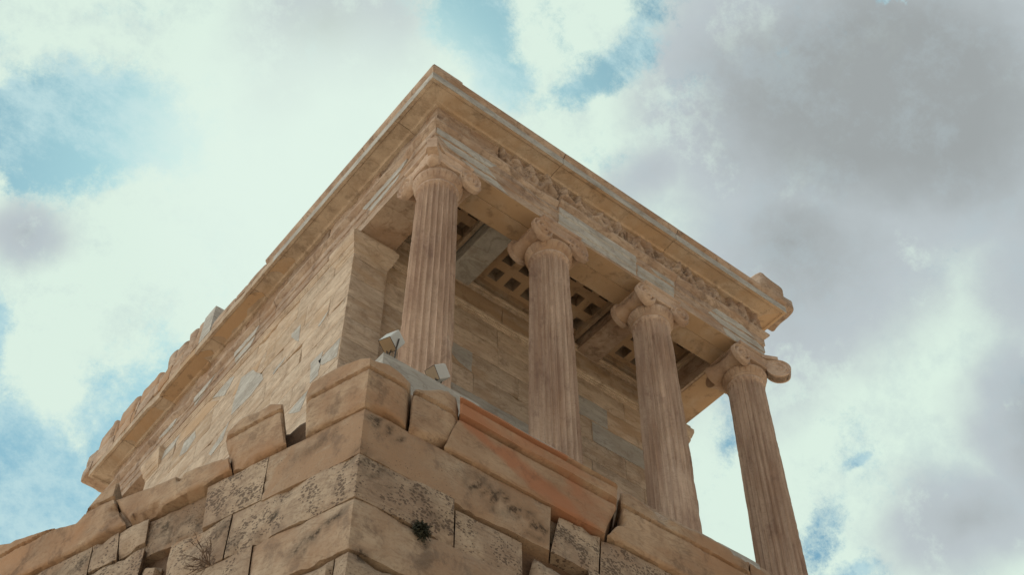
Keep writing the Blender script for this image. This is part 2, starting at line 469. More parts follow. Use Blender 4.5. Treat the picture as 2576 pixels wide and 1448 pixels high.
# ================================================================== ground
def ground():
    n = 90
    A = np.linspace(-1, 1, n); A = np.sign(A) * np.abs(A) ** 2.6 * 900
    X, Y = np.meshgrid(A, A, indexing='ij')
    P = np.stack([X, Y, np.zeros_like(X)], -1)
    r = np.hypot(X, Y)
    P[..., 2] = -9.45 + .25 * fbm(P, .12, 4, 3) * np.clip(r / 12, 0, 1) - np.clip(r - 60, 0, 400) * .05 + 6 * fbm(P, .006, 3, 8) * np.clip((r - 80) / 200, 0, 1)
    mb = MB(); mb.grid(P)
    m = stone('dry_rocky_ground', (.52, .43, .34), (.42, .335, .255), (.45, .33, .22), bump=.6, stainamt=.25)
    return tag(mb.build('ground', m, smooth=True), kind='structure', label='pale dry rocky ground at the foot of the bastion')
ground()

# ================================================================== temple
T = empty('temple', (LX / 2, LY / 2, -1.1), 'small ruined ionic temple of honey coloured marble on top of the stone bastion', 'temple')
def onT(o):
    o.parent = T; o.matrix_parent_inverse = Matrix.Translation(-Vector(T.location)); return o

# ---- steps
mb = MB()
rr = random.Random(3)
def step(o, z0, z1, name, white_rng=None, mat=M_temple):
    mb = MB()
    # core
    box(mb, -o + .06, LX + o - .06, -o + .06, LY + o - .06, z0, z1 - .004, (.5, .2, 0))
    for side in range(4):
        Lm = LX if side in (0, 3) else LY
        u = -o; k = 0
        while u < Lm + o - .01:
            u2 = min(u + rr.uniform(.9, 1.4), Lm + o)
            if Lm + o - u2 < .4: u2 = Lm + o
            skip = False
            if white_rng and side == 0:
                for a, b in white_rng:
                    if u < b - .05 and u2 > a + .05: skip = True
            O, U, Nn = {0: ((0, -o, 0), (1, 0, 0), (0, -1, 0)), 1: ((-o, 0, 0), (0, 1, 0), (-1, 0, 0)),
                        2: ((LX + o, 0, 0), (0, 1, 0), (1, 0, 0)), 3: ((0, LY + o, 0), (1, 0, 0), (0, 1, 0))}[side]
            if not skip:
                face_block(mb, O, U, (0, 0, 1), Nn, u, u2, z0, z1, .08, .07, .004, .012, .03, (rr.random(), rr.random() * .5, rr.random() * .3), rr.randrange(999))
            u = u2; k += 1
    return onT(mb.build(name, mat, smooth=True, angle=40))
step(.365, -.25, 0.0, 'step'); step(.71, -.5, -.25, 'step')
low = step(1.06, -.80, -.502, 'step', [(-1.06, 5.8)])
step(1.08, -1.15, -.80, 'step')
# lowest step, front: new white blocks and worn old ones between them
def low_piece(x0, x1, mat, name, y0=-1.062, z1=-.5, amp=.002, rnd=.006, var=(.5, 0, 0), seed=1, z0=-.80):
    mb = MB(); rough_box(mb, x0, x1, y0, -.74, z0, z1, .07, amp, rnd, var, seed)
    o = mb.build(name, mat, smooth=True, angle=45); o.parent = low; return o
low_piece(-1.062, -.14, M_new, 'marble_patch', y0=-1.064, z1=-.497)
low_piece(-.135, .775, M_new, 'marble_patch', y0=-1.06, z1=-.515, seed=4)
low_piece(.80, 1.50, M_temple, 'worn_step_block', y0=-1.04, z1=-.60, amp=.02, rnd=.06, var=(.6, .1, .3), seed=8)
low_piece(1.52, 2.10, M_temple, 'worn_step_block', y0=-1.05, z1=-.56, amp=.018, rnd=.07, var=(.6, .2, .2), seed=12)
low_piece(2.11, 2.62, M_temple, 'worn_step_block', y0=-1.07, z1=-.545, amp=.018, rnd=.06, var=(.5, .35, .2), seed=15)
low_piece(2.46, 2.98, M_new, 'marble_patch', y0=-1.05, z1=-.53, amp=.003, rnd=.02, seed=16)
low_piece(3.0, 5.6, M_temple, 'worn_step_block', y0=-1.0, z1=-.66, amp=.02, rnd=.06, var=(.5, .3, .2), seed=18)

# ---- columns
def volute(mb, c, axis, R=.155, th=.06, var=(.55, .1, 0), damage=0.0, seed=0, hand=1):
    """spiral disc, face towards axis"""
    c = np.array(c, float); a = np.array(axis, float); a /= np.linalg.norm(a)
    up = np.array((0, 0, 1.)); x = np.cross(up, a); x /= np.linalg.norm(x)
    nr, nt = 16, 40
    rad = np.linspace(.0, 1, nr); th_ = np.linspace(0, 2 * np.pi, nt, endpoint=False)
    Rg, Tg = np.meshgrid(rad, th_, indexing='ij')
    h = .018 * np.cos(2 * np.pi * (Rg * 2.6 - hand * Tg / (2 * np.pi))) * np.clip(Rg * 4, 0, 1) + .02 * np.exp(-(Rg / .16) ** 2)
    h = h - .01 * np.clip((Rg - .9) / .1, 0, 1)
    P = c + (Rg * R * np.cos(Tg))[..., None] * x + (Rg * R * np.sin(Tg))[..., None] * up
    if damage > 0:
        nz = fbm(P, 7, 3, seed)
        h = h - damage * np.clip(nz + .15, 0, 1) * .12
        sc = 1 - damage * .35 * np.clip(fbm(P, 5, 2, seed + 3), 0, 1) * Rg
        P = c + (Rg * R * sc * np.cos(Tg))[..., None] * x + (Rg * R * sc * np.sin(Tg))[..., None] * up
    G = P + (h)[..., None] * a
    rim = G[-1]
    back = rim - a * th
    G2 = np.concatenate([G, ((rim + back) / 2 + 0)[None], back[None]])
    mb.grid(G2, var, wrapv=True)
    mb.add(back, [tuple(range(nt))], var)
    return
def bolster(mb, c0, c1, R0=.14, R1=.105, var=(.5, .3, 0), damage=0, seed=0):
    c0 = np.array(c0, float); c1 = np.array(c1, float); a = c1 - c0; L = np.linalg.norm(a); a /= L
    up = np.array((0, 0, 1.)); x = np.cross(up, a); x /= np.linalg.norm(x)
    n = 28; th_ = np.linspace(0, 2 * np.pi, n, endpoint=False); rows = []
    for t in np.linspace(0, 1, 19):
        r = R1 + (R0 - R1) * (2 * t - 1) ** 2 + .008 * (abs(2 * t - 1) < .16) * np.cos((2 * t - 1) / .16 * np.pi / 2) + .003 * np.sin(t * 60)
        rows.append(c0 + a * L * t + r * (np.cos(th_)[:, None] * x + np.sin(th_)[:, None] * up))
    G = np.array(rows)
    if damage:
        ctr = (c0 + (c1 - c0) * .5)
        nz = np.clip(fbm(G, 5, 3, seed) + .1, 0, 1)
        G = G + (ctr - G) * (nz * damage)[..., None]
    mb.grid(G, var, wrapv=True)
    mb.add(G[0], [tuple(range(n))], var); mb.add(G[-1], [tuple(range(n))], var)

def column(ix, cx, cy, seed, erosion, var, corner=None, flip=1, dmg=0.0):
    """erosion(z, ang) in 0..1 flattens the flutes"""
    nf = 24; na = nf * 8
    A = np.linspace(0, 2 * np.pi, na, endpoint=False)
    joints = {0: (1.45, 2.75), 1: (1.25, 2.40), 2: (1.7, 2.95), 3: (1.35, 2.55)}[ix % 4]
    Z = np.r_[np.linspace(.22, .30, 4), np.linspace(.33, 3.48, 110), np.linspace(3.50, 3.60, 7)]
    G = np.zeros((len(Z), na, 3))
    for i, z in enumerate(Z):
        t = (z - .22) / 3.38
        r = .262 + (.222 - .262) * t + .006 * math.sin(math.pi * t) * (1 - t)
        d = .042 * min(1, max(0, (z - .27) / .05)) * min(1, max(0, (3.565 - z) / .05))
        w = np.abs(((A * nf / (2 * np.pi)) % 1) * 2 - 1)      # 1 at arris
        hollow = np.sqrt(np.clip(1 - np.clip(w / .92, 0, 1) ** 2, 0, 1))
        P = np.stack([cx + r * np.cos(A), cy + r * np.sin(A), np.full(na, z)], -1)
        e = erosion(P, A, z)
        n1 = fbm(P * np.array([1, 1, .6]), 7, 4, seed)
        rr_ = r - d * hollow * (1 - .85 * e) - .014 * e - .010 * np.clip(n1 - .05, 0, 1) - .012 * np.clip(fbm(P, 14, 3, seed + 4) - .18, 0, 1) * (w > .6) - .004 * (min(abs(z - jz) for jz in joints) < .018)
        if z < .27: rr_ = rr_ + .012 * (.27 - z) / .05
        if z > 3.56: rr_ = rr_ + .012
        G[i, :, 0] = cx + rr_ * np.cos(A); G[i, :, 1] = cy + rr_ * np.sin(A); G[i, :, 2] = z
    mb = MB(); mb.grid(G, var, wrapv=True)
    mb.add(G[0], [tuple(range(na))[::-1]], var); mb.add(G[-1], [tuple(range(na))], var)
    sh = onT(mb.build('column', M_col, smooth=True, angle=50))
    # base
    mb = MB()
    prof = [(.30, .0), (.335, .02), (.345, .05), (.335, .08), (.30, .10), (.285, .125), (.295, .15), (.31, .165), (.315, .19), (.30, .21), (.272, .222)]
    lathe(mb, prof, cx, cy, 64, var)
    b = mb.build('column_base', M_col, smooth=True); b.parent = sh
    # capital
    mb = MB()
    def egg(i, A, r, z):
        k = np.abs(np.sin(A * 12))
        amt = {4: .009, 5: .013, 6: .008}.get(i, 0)
        return r - amt * np.clip(1 - k / .5, 0, 1) + .003 * fbm(np.stack([A * 3, A * 0, A * 0 + z * 5], -1), 2, 2, seed)
    prof = [(.225, 3.60), (.240, 3.610), (.246, 3.625), (.236, 3.640), (.248, 3.655), (.266, 3.69), (.276, 3.72), (.270, 3.745), (.24, 3.77)]
    lathe(mb, prof, cx, cy, 144, (var[0], var[1] + .25, .2), egg)
    zc = 3.835; R = .152
    v2 = (min(1, var[0] + .15), var[1] * .5, 0)
    Wc = .262
    def band(p0, p1, nrm, sag=.03):
        p0 = np.array(p0, float); p1 = np.array(p1, float); nrm = np.array(nrm, float)
        n = 14; T_ = np.linspace(0, 1, n); ud = (p1 - p0)
        prof = [(0, 0), (.012, .02), (.0, .04), (-.006, .07), (.0, .11), (.012, .13), (.012, .15)]
        rows = []
        for t in T_:
            z0 = zc - .012 + sag * (2 * t - 1) ** 2 * 0 ; row = []
            for o, zz in prof:
                row.append(p0 + ud * t + nrm * o + np.array((0, 0, z0 + zz - zc)))
            rows.append(row)
        G = np.array(rows)
        if dmg: G = G - nrm * (dmg * .10 * np.clip(fbm(G, 6, 3, seed + 2), 0, 1))[..., None]
        Gb = G - nrm * .12
        mb.grid(G, v2)
        for e in (0, n - 1): mb.add(np.r_[G[e], Gb[e][::-1]], [tuple(range(2 * len(prof)))], v2)
        mb.grid(np.stack([G[:, 0], Gb[:, 0]]), v2); mb.grid(np.stack([G[:, -1], Gb[:, -1]]), v2)
    yf = .252
    if corner is None:
        for sx in (-1, 1):
            volute(mb, (cx + sx * Wc, cy - yf, zc), (0, -1, 0), R, .05, v2, dmg, seed + sx, sx)
            volute(mb, (cx + sx * Wc, cy + yf, zc), (0, 1, 0), R, .05, v2, 0, seed + 5, -sx)
            bolster(mb, (cx + sx * Wc, cy - yf + .02, zc), (cx + sx * Wc, cy + yf - .02, zc), R * .93, .088, (var[0], var[1] + .3, 0), dmg, seed)
        band((cx - Wc, cy - yf, zc), (cx + Wc, cy - yf, zc), (0, -1, 0)); band((cx - Wc, cy + yf, zc), (cx + Wc, cy + yf, zc), (0, 1, 0))
    else:
        gx, gy = corner     # outward signs of the corner
        dg = np.array((gx, gy, 0)) / math.sqrt(2)
        cc = np.array((cx, cy, zc)) + dg * .43
        ax = np.array((-gx, gy, 0)) / math.sqrt(2)
        if dmg > .3:      # the corner volute is knocked off, a stump is left
            rough_box(mb, cc[0] + .02, cc[0] + .17, cc[1] + .02, cc[1] + .17, 3.77, 4.00, .03, .014, .06, v2, seed)
        else:
            volute(mb, cc + ax * .055, ax, R, .11, v2, dmg, seed, 1)
            volute(mb, cc - ax * .055, -ax, R, .11, v2, dmg, seed + 3, -1)
        # inner volutes of both faces
        volute(mb, (cx - gx * Wc, cy + gy * yf, zc), (0, gy, 0), R, .05, v2, 0, seed, 1)
        bolster(mb, (cx - gx * Wc, cy + gy * (yf - .02), zc), (cx - gx * Wc, cy - gy * yf, zc), R * .93, .088, (var[0], var[1] + .3, 0), dmg * .3, seed)
        volute(mb, (cx + gx * yf, cy - gy * Wc, zc), (gx, 0, 0), R, .05, v2, 0, seed, -1)
        bolster(mb, (cx + gx * (yf - .02), cy - gy * Wc, zc), (cx - gx * yf, cy - gy * Wc, zc), R * .93, .088, (var[0], var[1] + .3, 0), dmg * .3, seed)
        band((cx - gx * Wc, cy + gy * yf, zc), (cx + gx * .18, cy + gy * (yf + .005), zc), (0, gy, 0))
        band((cx + gx * yf, cy - gy * Wc, zc), (cx + gx * (yf + .005), cy + gy * .18, zc), (gx, 0, 0))
        # web that carries the diagonal volute
        w0 = np.array((cx, cy, 0)); n_ = ax * .07
        q = [w0 + dg * .2 + n_, w0 + dg * .46 + n_ * .8, w0 + dg * .46 - n_ * .8, w0 + dg * .2 - n_]
        V_ = [(p[0], p[1], z) for z in (3.86, 3.985) for p in q]
        mb.add(V_, [(0, 1, 2, 3), (4, 5, 6, 7), (0, 1, 5, 4), (1, 2, 6, 5), (2, 3, 7, 6), (3, 0, 4, 7)], v2)
        for gg in ((gx, 0),): pass
        rect_loft(mb, cx - .20, cx + .20, cy - .20, cy + .20, [(0, 3.78), (.0, 3.985)], v2)
    if corner is None: rect_loft(mb, cx - .22, cx + .22, cy - .2, cy + .2, [(0, 3.76), (0, 3.985)], v2)
    # abacus
    rect_loft(mb, cx - .245, cx + .245, cy - .235, cy + .235, [(-.02, 3.985), (.012, 4.0), (.035, 4.022), (.035, 4.049)], v2)
    if corner:
        p = np.array((cx, cy, 0)); q = [p + dg * .25 + ax * .12, p + dg * .45 + ax * .05, p + dg * .45 - ax * .05, p + dg * .25 - ax * .12]
        V_ = [(a_[0], a_[1], z) for z in (3.992, 4.046) for a_ in q]
        mb.add(V_, [(0, 1, 2, 3), (4, 5, 6, 7), (0, 1, 5, 4), (1, 2, 6, 5), (2, 3, 7, 6), (3, 0, 4, 7)], v2)
    c = mb.build('capital', M_cap, smooth=True, angle=38); c.parent = sh
    return sh
def er0(P, A, z): return np.clip(fbm(P, 3, 3, 11) * 1.5 - .5, 0, .8)
def er1(P, A, z):   # flat stretch on the right of its foot
    return np.clip(fbm(P, 3.5, 3, 12) * 1.4 - .5 + (.9 if z < 1.25 else 0) * (np.cos(A + .55) > .75), 0, 1)
def er2(P, A, z): return np.clip(fbm(P * np.array([1, 1, .7]), 5, 4, 13) * 2.0 - .65, 0, 1)
def er3(P, A, z):   # lower half worn smooth
    return np.clip(fbm(P, 3, 3, 14) * 1.4 - .5 + 1.4 * np.clip((1.9 - z) / .7, 0, 1) * (np.cos(A + 1.2) > -.1) + .8 * np.clip((z - 3.0) / .4, 0, 1) * (np.cos(A + 1.9) > .3), 0, 1)
column(0, 0, 0, 41, er1, (.72, .05, .1), corner=(-1, -1), dmg=.31)
column(1, 1.55, 0, 42, er2, (.50, .22, .15), dmg=.35)
column(2, 3.10, 0, 43, er3, (.45, .15, .15), dmg=.25)
column(3, 4.65, 0, 44, er0, (.42, .15, .1), corner=(1, -1))
for k in range(4):
    column(k, 1.55 * k, LY, 60 + k, er0, (.5, .2, .1), corner={0: (-1, 1), 3: (1, 1)}.get(k))

# ---- architrave
AR = [(.214, 4.053), (.214, 4.180), (.228, 4.192), (.228, 4.310), (.242, 4.322), (.242, 4.435), (.258, 4.445), (.272, 4.462), (.298, 4.490), (.302, 4.52), (-.25, 4.52), (-.262, 4.40), (-.258, 4.053)]
arch = MB()
for s0, s1, var, ch in [(None, 1.515, (.55, .12, .0), .02), (1.515, 3.36, (.45, .25, 0), .0), (3.36, None, (.5, .15, 0), .015)]:
    side_sweep(arch, 0, s0, s1, AR, .07, .003, (4.5, .12, .05) if ch else None, var, rr.randrange(99))
for side in (1, 2):
    for s0, s1, var in [(None, 1.45, (.6, .25, 0)), (1.45, 3.1, (.6, .1, 0)), (3.1, 4.7, (.5, .3, 0)), (4.7, 6.1, (.6, .05, 0)), (6.1, None, (.5, .2, 0))]:
        side_sweep(arch, side, s0, s1, AR, .12, .004, (4.5, .12, .06), var, rr.randrange(99))
side_sweep(arch, 3, None, None, AR, .3)
arch = onT(arch.build('architrave', M_temple, smooth=True, angle=25))
# soffit plates of warmer stone are the under side itself: joint along its middle
mb = MB()
for x0, x1, g in [(.26, 1.50, .75), (1.60, 3.06, .8), (3.14, 4.40, .7)]:
    rough_box(mb, x0, x1, -.212, -.004, 4.046, 4.056, .08, .0015, .003, (.45, g, 0), int(x0 * 9))
    rough_box(mb, x0, x1, .002, .245, 4.044, 4.056, .08, .0015, .003, (.35, g - .1, 0), int(x0 * 9) + 3)
for y0, y1 in [(.26, 1.22), (1.3, 2.3)]:
    rough_box(mb, LX - .22, LX + .21, y0, min(y1, 1.24), 4.045, 4.056, .08, .0015, .003, (.6, .8, 0), 5)
o = mb.build('soffit_panel', M_soffit, smooth=True, angle=30); o.parent = arch
# restored white pieces of the architrave front
def plate(pts, side, name, mat, parent, lift, thick=.02, var=(.5, 0, 0), o=.242):
    mb = MB()
    O, U, V, Nn = {0: ((0, -o, 0), (1, 0, 0), (0, 0, 1), (0, -1, 0)), 1: ((-o, 0, 0), (0, 1, 0), (0, 0, 1), (-1, 0, 0)), 's': ((0, 0, o), (1, 0, 0), (0, 1, 0), (0, 0, -1))}[side]
    poly_plate(mb, pts, O, U, V, Nn, lift, thick, var)
    ob = mb.build(name, mat); ob.parent = parent; return ob
mb = MB()
A2 = [(.219, 4.090), (.219, 4.179), (.233, 4.191), (.233, 4.309), (.247, 4.321), (.247, 4.428), (.2, 4.428), (.2, 4.09)]
side_sweep(mb, 0, 1.53, 2.72, A2, .2, .0005, None, (.6, 0, 0), 3)
o = mb.build('marble_patch', M_new); o.parent = arch
mb = MB(); side_sweep(mb, 0, 2.74, 3.33, [(.219, 4.10), (.219, 4.179), (.233, 4.191), (.233, 4.30), (.2, 4.30), (.2, 4.10)], .2, .0005, None, (.45, .1, 0), 3)
o = mb.build('marble_patch', M_new); o.parent = arch
def clipz(P, lo, hi):
    for lim, sg in ((lo, 1), (hi, -1)):
        out = []
        for i in range(len(P)):
            a, b = P[i], P[(i + 1) % len(P)]; ia = (a[1] - lim) * sg >= 0; ib = (b[1] - lim) * sg >= 0
            if ia: out.append(a)
            if ia != ib: t = (lim - a[1]) / (b[1] - a[1]); out.append((a[0] + (b[0] - a[0]) * t, lim))
        P = out
        if not P: return []
    return P
def banded(pts, side, v):
    mb = MB(); ok = False
    for lo, hi, of in ((4.056, 4.180, .214), (4.192, 4.310, .228), (4.322, 4.434, .242)):
        q = clipz(pts, lo, hi)
        if len(q) < 3: continue
        O, U, V, Nn = {0: ((0, -of, 0), (1, 0, 0), (0, 0, 1), (0, -1, 0)), 1: ((-of, 0, 0), (0, 1, 0), (0, 0, 1), (-1, 0, 0))}[side]
        poly_plate(mb, q, O, U, V, Nn, .005, .03, (v, 0, 0)); ok = True
    if ok: o = mb.build('marble_patch', M_new); o.parent = arch
for pts in ([(-.222, 4.435), (.02, 4.46), (.62, 4.44), (.50, 4.30), (.66, 4.16), (.80, 4.065), (.34, 4.10), (.12, 4.19), (-.05, 4.215), (-.225, 4.33)],
            [(4.05, 4.43), (4.50, 4.43), (4.86, 4.25), (4.872, 4.06), (4.20, 4.06), (4.15, 4.18), (3.9, 4.26)],
            [(2.95, 4.39), (3.33, 4.40), (3.34, 4.30), (3.1, 4.30)]):
    banded(pts, 0, .7)
# ---- frieze with carved figures
def relief(Lx, Hx, seed, n):
    """height field of figures, capsule strokes"""
    r = random.Random(seed); nx = int(Lx / .011); nz = int(Hx / .012)
    X, Z = np.meshgrid(np.linspace(0, Lx, nx), np.linspace(0, Hx, nz), indexing='ij')
    H = np.zeros_like(X)
    def cap(x0, z0, x1, z1, ra, rb, h):
        nonlocal H
        dx, dz = x1 - x0, z1 - z0; L2 = dx * dx + dz * dz + 1e-9
        t = np.clip(((X - x0) * dx + (Z - z0) * dz) / L2, 0, 1)
        d = np.hypot(X - x0 - t * dx, Z - z0 - t * dz); rad = ra + (rb - ra) * t
        H = np.maximum(H, h * np.sqrt(np.clip(1 - (d / rad) ** 2, 0, 1)) + 0)
    for k in range(n):
        x = (k + .5) * Lx / n + r.uniform(-.04, .04); lean = r.uniform(-.10, .10); b = .02
        hh = Hx * r.uniform(.80, .92); hip = hh * .52; sh = hh * .80
        h = r.uniform(.06, .10)
        hx, sx = x + lean * .4, x + lean
        cap(hx, hip, sx, sh, .035, .045, h)
        if r.random() < .6: cap(sx + lean * .2, sh + .03, sx + lean * .3, hh - .02, .018, .026, h)
        s = r.choice((-1, 1)); st = r.uniform(.03, .12)
        cap(hx, hip, hx + s * st, hip * .5, .032, .022, h * .9); cap(hx + s * st, hip * .5, hx + s * st * r.uniform(.6, 1.6), b, .022, .014, h * .8)
        cap(hx, hip, hx - s * st * .8, hip * .45, .03, .02, h * .8); cap(hx - s * st * .8, hip * .45, hx - s * st * 1.4, b, .02, .013, h * .7)
        ax = s * r.uniform(.06, .14); az = r.uniform(-.1, .1)
        cap(sx, sh, sx + ax, sh + az, .018, .013, h * .8)
        cap(sx, sh, sx - ax * .8, sh - r.uniform(.02, .1), .018, .012, h * .7)
        if r.random() < .5:   # cloak
            for q in range(4): cap(sx - .02 * q * s, sh, hx - s * (.05 + .03 * q), hip * r.uniform(.1, .5), .012, .01, h * .55)
        if r.random() < .25: cap(x - .1, .03, x + .1, .05, .03, .03, .035)
    P = np.stack([X, Z, X * 0 + seed], -1)
    ero = fbm(P, 3.0, 4, seed + 8)
    H = H * np.clip(1.0 - 1.3 * np.clip(ero - .2, 0, 1), .3, 1) + .003 * fbm(P, 18, 3, seed)
    return X, Z, H
fr = MB()
z0f, z1f = 4.52, 4.895
for x0, x1, sd, n, var in [(-.235, .64, 3, 3, (.35, .25, .3)), (.66, 1.50, 7, 4, (.5, .25, .1)), (1.51, 2.62, 9, 5, (.55, .2, .1)), (2.64, 3.75, 12, 5, (.5, .15, .1)), (3.77, 4.885, 15, 5, (.5, .2, .1))]:
    X, Z, H = relief(x1 - x0, z1f - z0f, sd, n)
    if sd == 3: H *= .35
    H = np.where((X < .006) | (X > x1 - x0 - .006), -.01, H)
    if sd == 15: H = H - .07 * np.exp(-((X - .52) / .07) ** 2)
    G = np.stack([x0 + X, -.228 - H, z0f + Z], -1)
    fr.grid(G, var)
    G2 = np.stack([G[:, 0], G[:, -1]]); 
    for e in (0, -1):
        fr.grid(np.stack([G[e], G[e] + np.array((0, .2, 0))]), var)
box(fr, -.20, LX + .20, -.19, .25, z0f, z1f, (.4, .3, .2))
for side in (1, 2):
    u = -.235; 
    while u < LY + .23:
        u2 = min(u + rr.uniform(.8, 1.3), LY + .235)
        O = (-.228, 0, 0) if side == 1 else (LX + .228, 0, 0); Nn = (-1, 0, 0) if side == 1 else (1, 0, 0)
        face_block(fr, O, (0, 1, 0), (0, 0, 1), Nn, u, u2, z0f, z1f, .1, .04, .014, .012, .05, (rr.random(), rr.random() * .5, .3), rr.randrange(999))
        u = u2
    if side == 1: box(fr, -.20, .25, .26, LY, z0f, z1f)
    else: box(fr, LX - .25, LX + .20, .26, LY, z0f, z1f)
box(fr, -.2, LX + .2, LY - .25, LY + .225, z0f, z1f)
frieze = onT(fr.build('frieze', M_temple, smooth=True, angle=60))

# ---- cornice
GE = [(.24, 4.875), (.262, 4.878), (.272, 4.895), (.285, 4.902), (.44, 4.912), (.452, 4.905), (.456, 4.897), (.493, 4.897), (.495, 5.012), (.478, 5.018), (-.30, 5.018), (-.30, 4.88)]
SI = [(.40, 5.02), (.478, 5.022), (.484, 5.038), (.505, 5.06), (.520, 5.088), (.522, 5.112), (.512, 5.116), (.512, 5.128), (-.25, 5.13), (-.25, 5.02)]
co = MB()
cj = [None, 1.40, 3.21, None]
for i in range(3):
    side_sweep(co, 0, cj[i], cj[i + 1], GE, .12, .0015, None, (.55 + .1 * i % .2, (.35, .45, .5)[i], 0), 5 + i, .003)
lj = [None, .24, 2.72, 3.42, 4.50, 4.86, 5.84, 6.95, None]
lg = [.1, .05, .65, .1, .0, .9, .35, .15]
for i in range(len(lj) - 1):
    side_sweep(co, 1, lj[i], lj[i + 1], GE, .12, .003, (4.95, .08, .035) if i > 2 else None, (.75 if lg[i] < .3 else .5, lg[i] * .6, 0), 25 + i, .003)
side_sweep(co, 2, None, None, GE, .15, .002, None, (.6, .6, 0), 25)
side_sweep(co, 3, None, None, GE, .3)
cornice = onT(co.build('cornice', M_soffit, smooth=True, angle=22))
# pale dressed face of the cornice
mb = MB()
FA = [(.489, 4.899), (.4965, 4.899), (.4985, 5.010), (.489, 5.012)]
for i in range(3): side_sweep(mb, 0, cj[i], cj[i + 1], FA, .12, .0008, None, (.35, .08, 0), 5 + i, .003)
side_sweep(mb, 1, None, 2.9, FA, .12, .0008, None, (.6, .1, 0), 9, .003)
side_sweep(mb, 2, None, None, FA, .3)
o = mb.build('cornice_face', M_new); o.parent = cornice
# ochre stretches under the left eave with rounded ends
def rounded(y0, y1, xa=-.272, xb=-.450, n=8, bulge=.14):
    pts = [(xb, y0 + .02)]
    for k in range(n + 1):
        t = k / n; pts.append((xb + (xa - xb) * t, y0 + .02 - bulge * math.sin(math.pi * t * .75)))
    pts += [(xa, y1)]
    for k in range(n + 1):
        t = 1 - k / n; pts.append((xb + (xa - xb) * t, y1 + .05 - bulge * .6 * math.sin(math.pi * t * .75)))
    return pts
for y0, y1, v in [(3.52, 4.40, (.75, .9, 0)), (4.80, 5.78, (.45, 1, 0)), (5.86, 6.9, (.65, .75, 0)), (2.80, 3.0, (.7, .7, 0))]:
    mb = MB(); p = rounded(y0, y1)
    poly_plate(mb, [(a, b, ) for a, b in p], (0, 0, 4.9), (1, 0, 0), (0, 1, 0), (0, 0, -1), -.001, .02, v)
    o = mb.build('ochre_insert', M_soffit); o.parent = cornice
# gutter course on the front and the near part of the left side
si = MB()
for a, b, g in [(None, 1.42, .2), (1.42, 3.24, .3), (3.24, None, .35)]:
    side_sweep(si, 0, a, b, SI, .12, .002, None, (.5, g, 0), int(g * 40), .005)
SI2 = SI
for a, b in [(None, .9), (.9, 2.2), (2.2, 3.08)]:
    side_sweep(si, 1, a, b, SI2, .12, .002, None, (.75, .05, 0), 8, .003)
side_sweep(si, 2, None, 2.2, SI, .2, .002, None, (.5, .3, 0), 8, .004)
gutter = onT(si.build('gutter_course', M_temple, smooth=True, angle=25))
mb = MB(); rough_box(mb, -.495, -.085, -.50, -.1, 5.06, 5.195, .08, .0025, .008, (.7, .15, 0), 3)
o = mb.build('corner_block', M_temple, smooth=True, angle=40); o.parent = gutter
mb = MB(); rough_box(mb, -.495, -.20, -.095, 3.05, 5.06, 5.19, .1, .003, .008, (.7, .1, 0), 6)
o = mb.build('corner_block', M_temple, smooth=True, angle=40); o.parent = gutter
# worn gutter blocks along the left eave
yy = 3.09; blocks = [(3.09, 3.56, 5.10, .75, 0), (3.57, 3.85, 5.12, .7, .1), (3.86, 4.49, 5.14, .7, .1)]
for a, b, zt, v0, g in blocks:
    mb = MB(); rough_box(mb, -.50, -.1, a, b, 5.02, zt, .05, .014, .03, (v0, g, .1), int(a * 31))
    o = mb.build('gutter_block', M_temple, smooth=True, angle=50); o.parent = gutter
sil = [(4.50, 4.80, 5.55, 'n'), (4.80, 5.02, 5.60, 'o'), (5.02, 5.28, 5.66, 'o'), (5.28, 5.62, 5.60, 'o'), (5.62, 5.92, 5.72, 'o'), (5.92, 6.05, 5.48, 'o'), (6.05, 6.62, 5.62, 'o'), (6.62, 6.72, 5.50, 'o'),
       (6.72, 7.28, 5.66, 'o'), (7.28, 7.40, 5.52, 'o'), (7.40, 7.95, 5.68, 'o'), (7.95, 8.28, 5.50, 'o')]
for i, (a, b, zt, k) in enumerate(sil):
    mb = MB()
    if k == 'n':
        rough_box(mb, -.50, -.1, a, b, 5.02, zt, .08, .002, .01, (.7, 0, 0), i)
        o = mb.build('gutter_block', M_new, smooth=True, angle=40)
    else:
        # lower band and a rounder upper lip, both broken
        rough_box(mb, -.505, -.1, a, b, 5.02, 5.02 + (zt - 5.02) * .45, .05, .016, .03, (.6 + rr.random() * .3, rr.random() * .7, .2), i * 7)
        rough_box(mb, -.49, -.12, a + .01, b - .01, 5.02 + (zt - 5.02) * .40, zt, .05, .018, .07, (.6 + rr.random() * .3, rr.random() * .7, .2), i * 7 + 3)
        o = mb.build('gutter_block', M_temple, smooth=True, angle=50)
    o.parent = gutter
# broken blocks on the far right corner of the cornice
for nm, a, b, y0, z1, sd, rotz in [('corner_block', 4.72, 5.18, -.50, 5.47, 3, .1), ('corner_block', 5.10, 5.42, -.46, 5.42, 9, -.05)]:
    mb = MB(); rough_box(mb, -(b - a) / 2, (b - a) / 2, -.22, .25, 0, z1 - 5.13, .05, .022, .05, (.5, .3, .4), sd,
                         Matrix.Translation(((a + b) / 2, y0 + .22, 5.13)) @ Matrix.Rotation(rotz, 4, 'Z') @ Matrix.Rotation(.04, 4, 'Y'))
    o = mb.build(nm, M_temple, smooth=True, angle=50); o.parent = gutter
# unseen slab added over the temple to keep the sun from leaking in
mb = MB(); box(mb, -.24, LX + .24, -.24, LY + .24, 5.00, 5.10); 
onT(mb.build('sun_block_slab', M_temple))

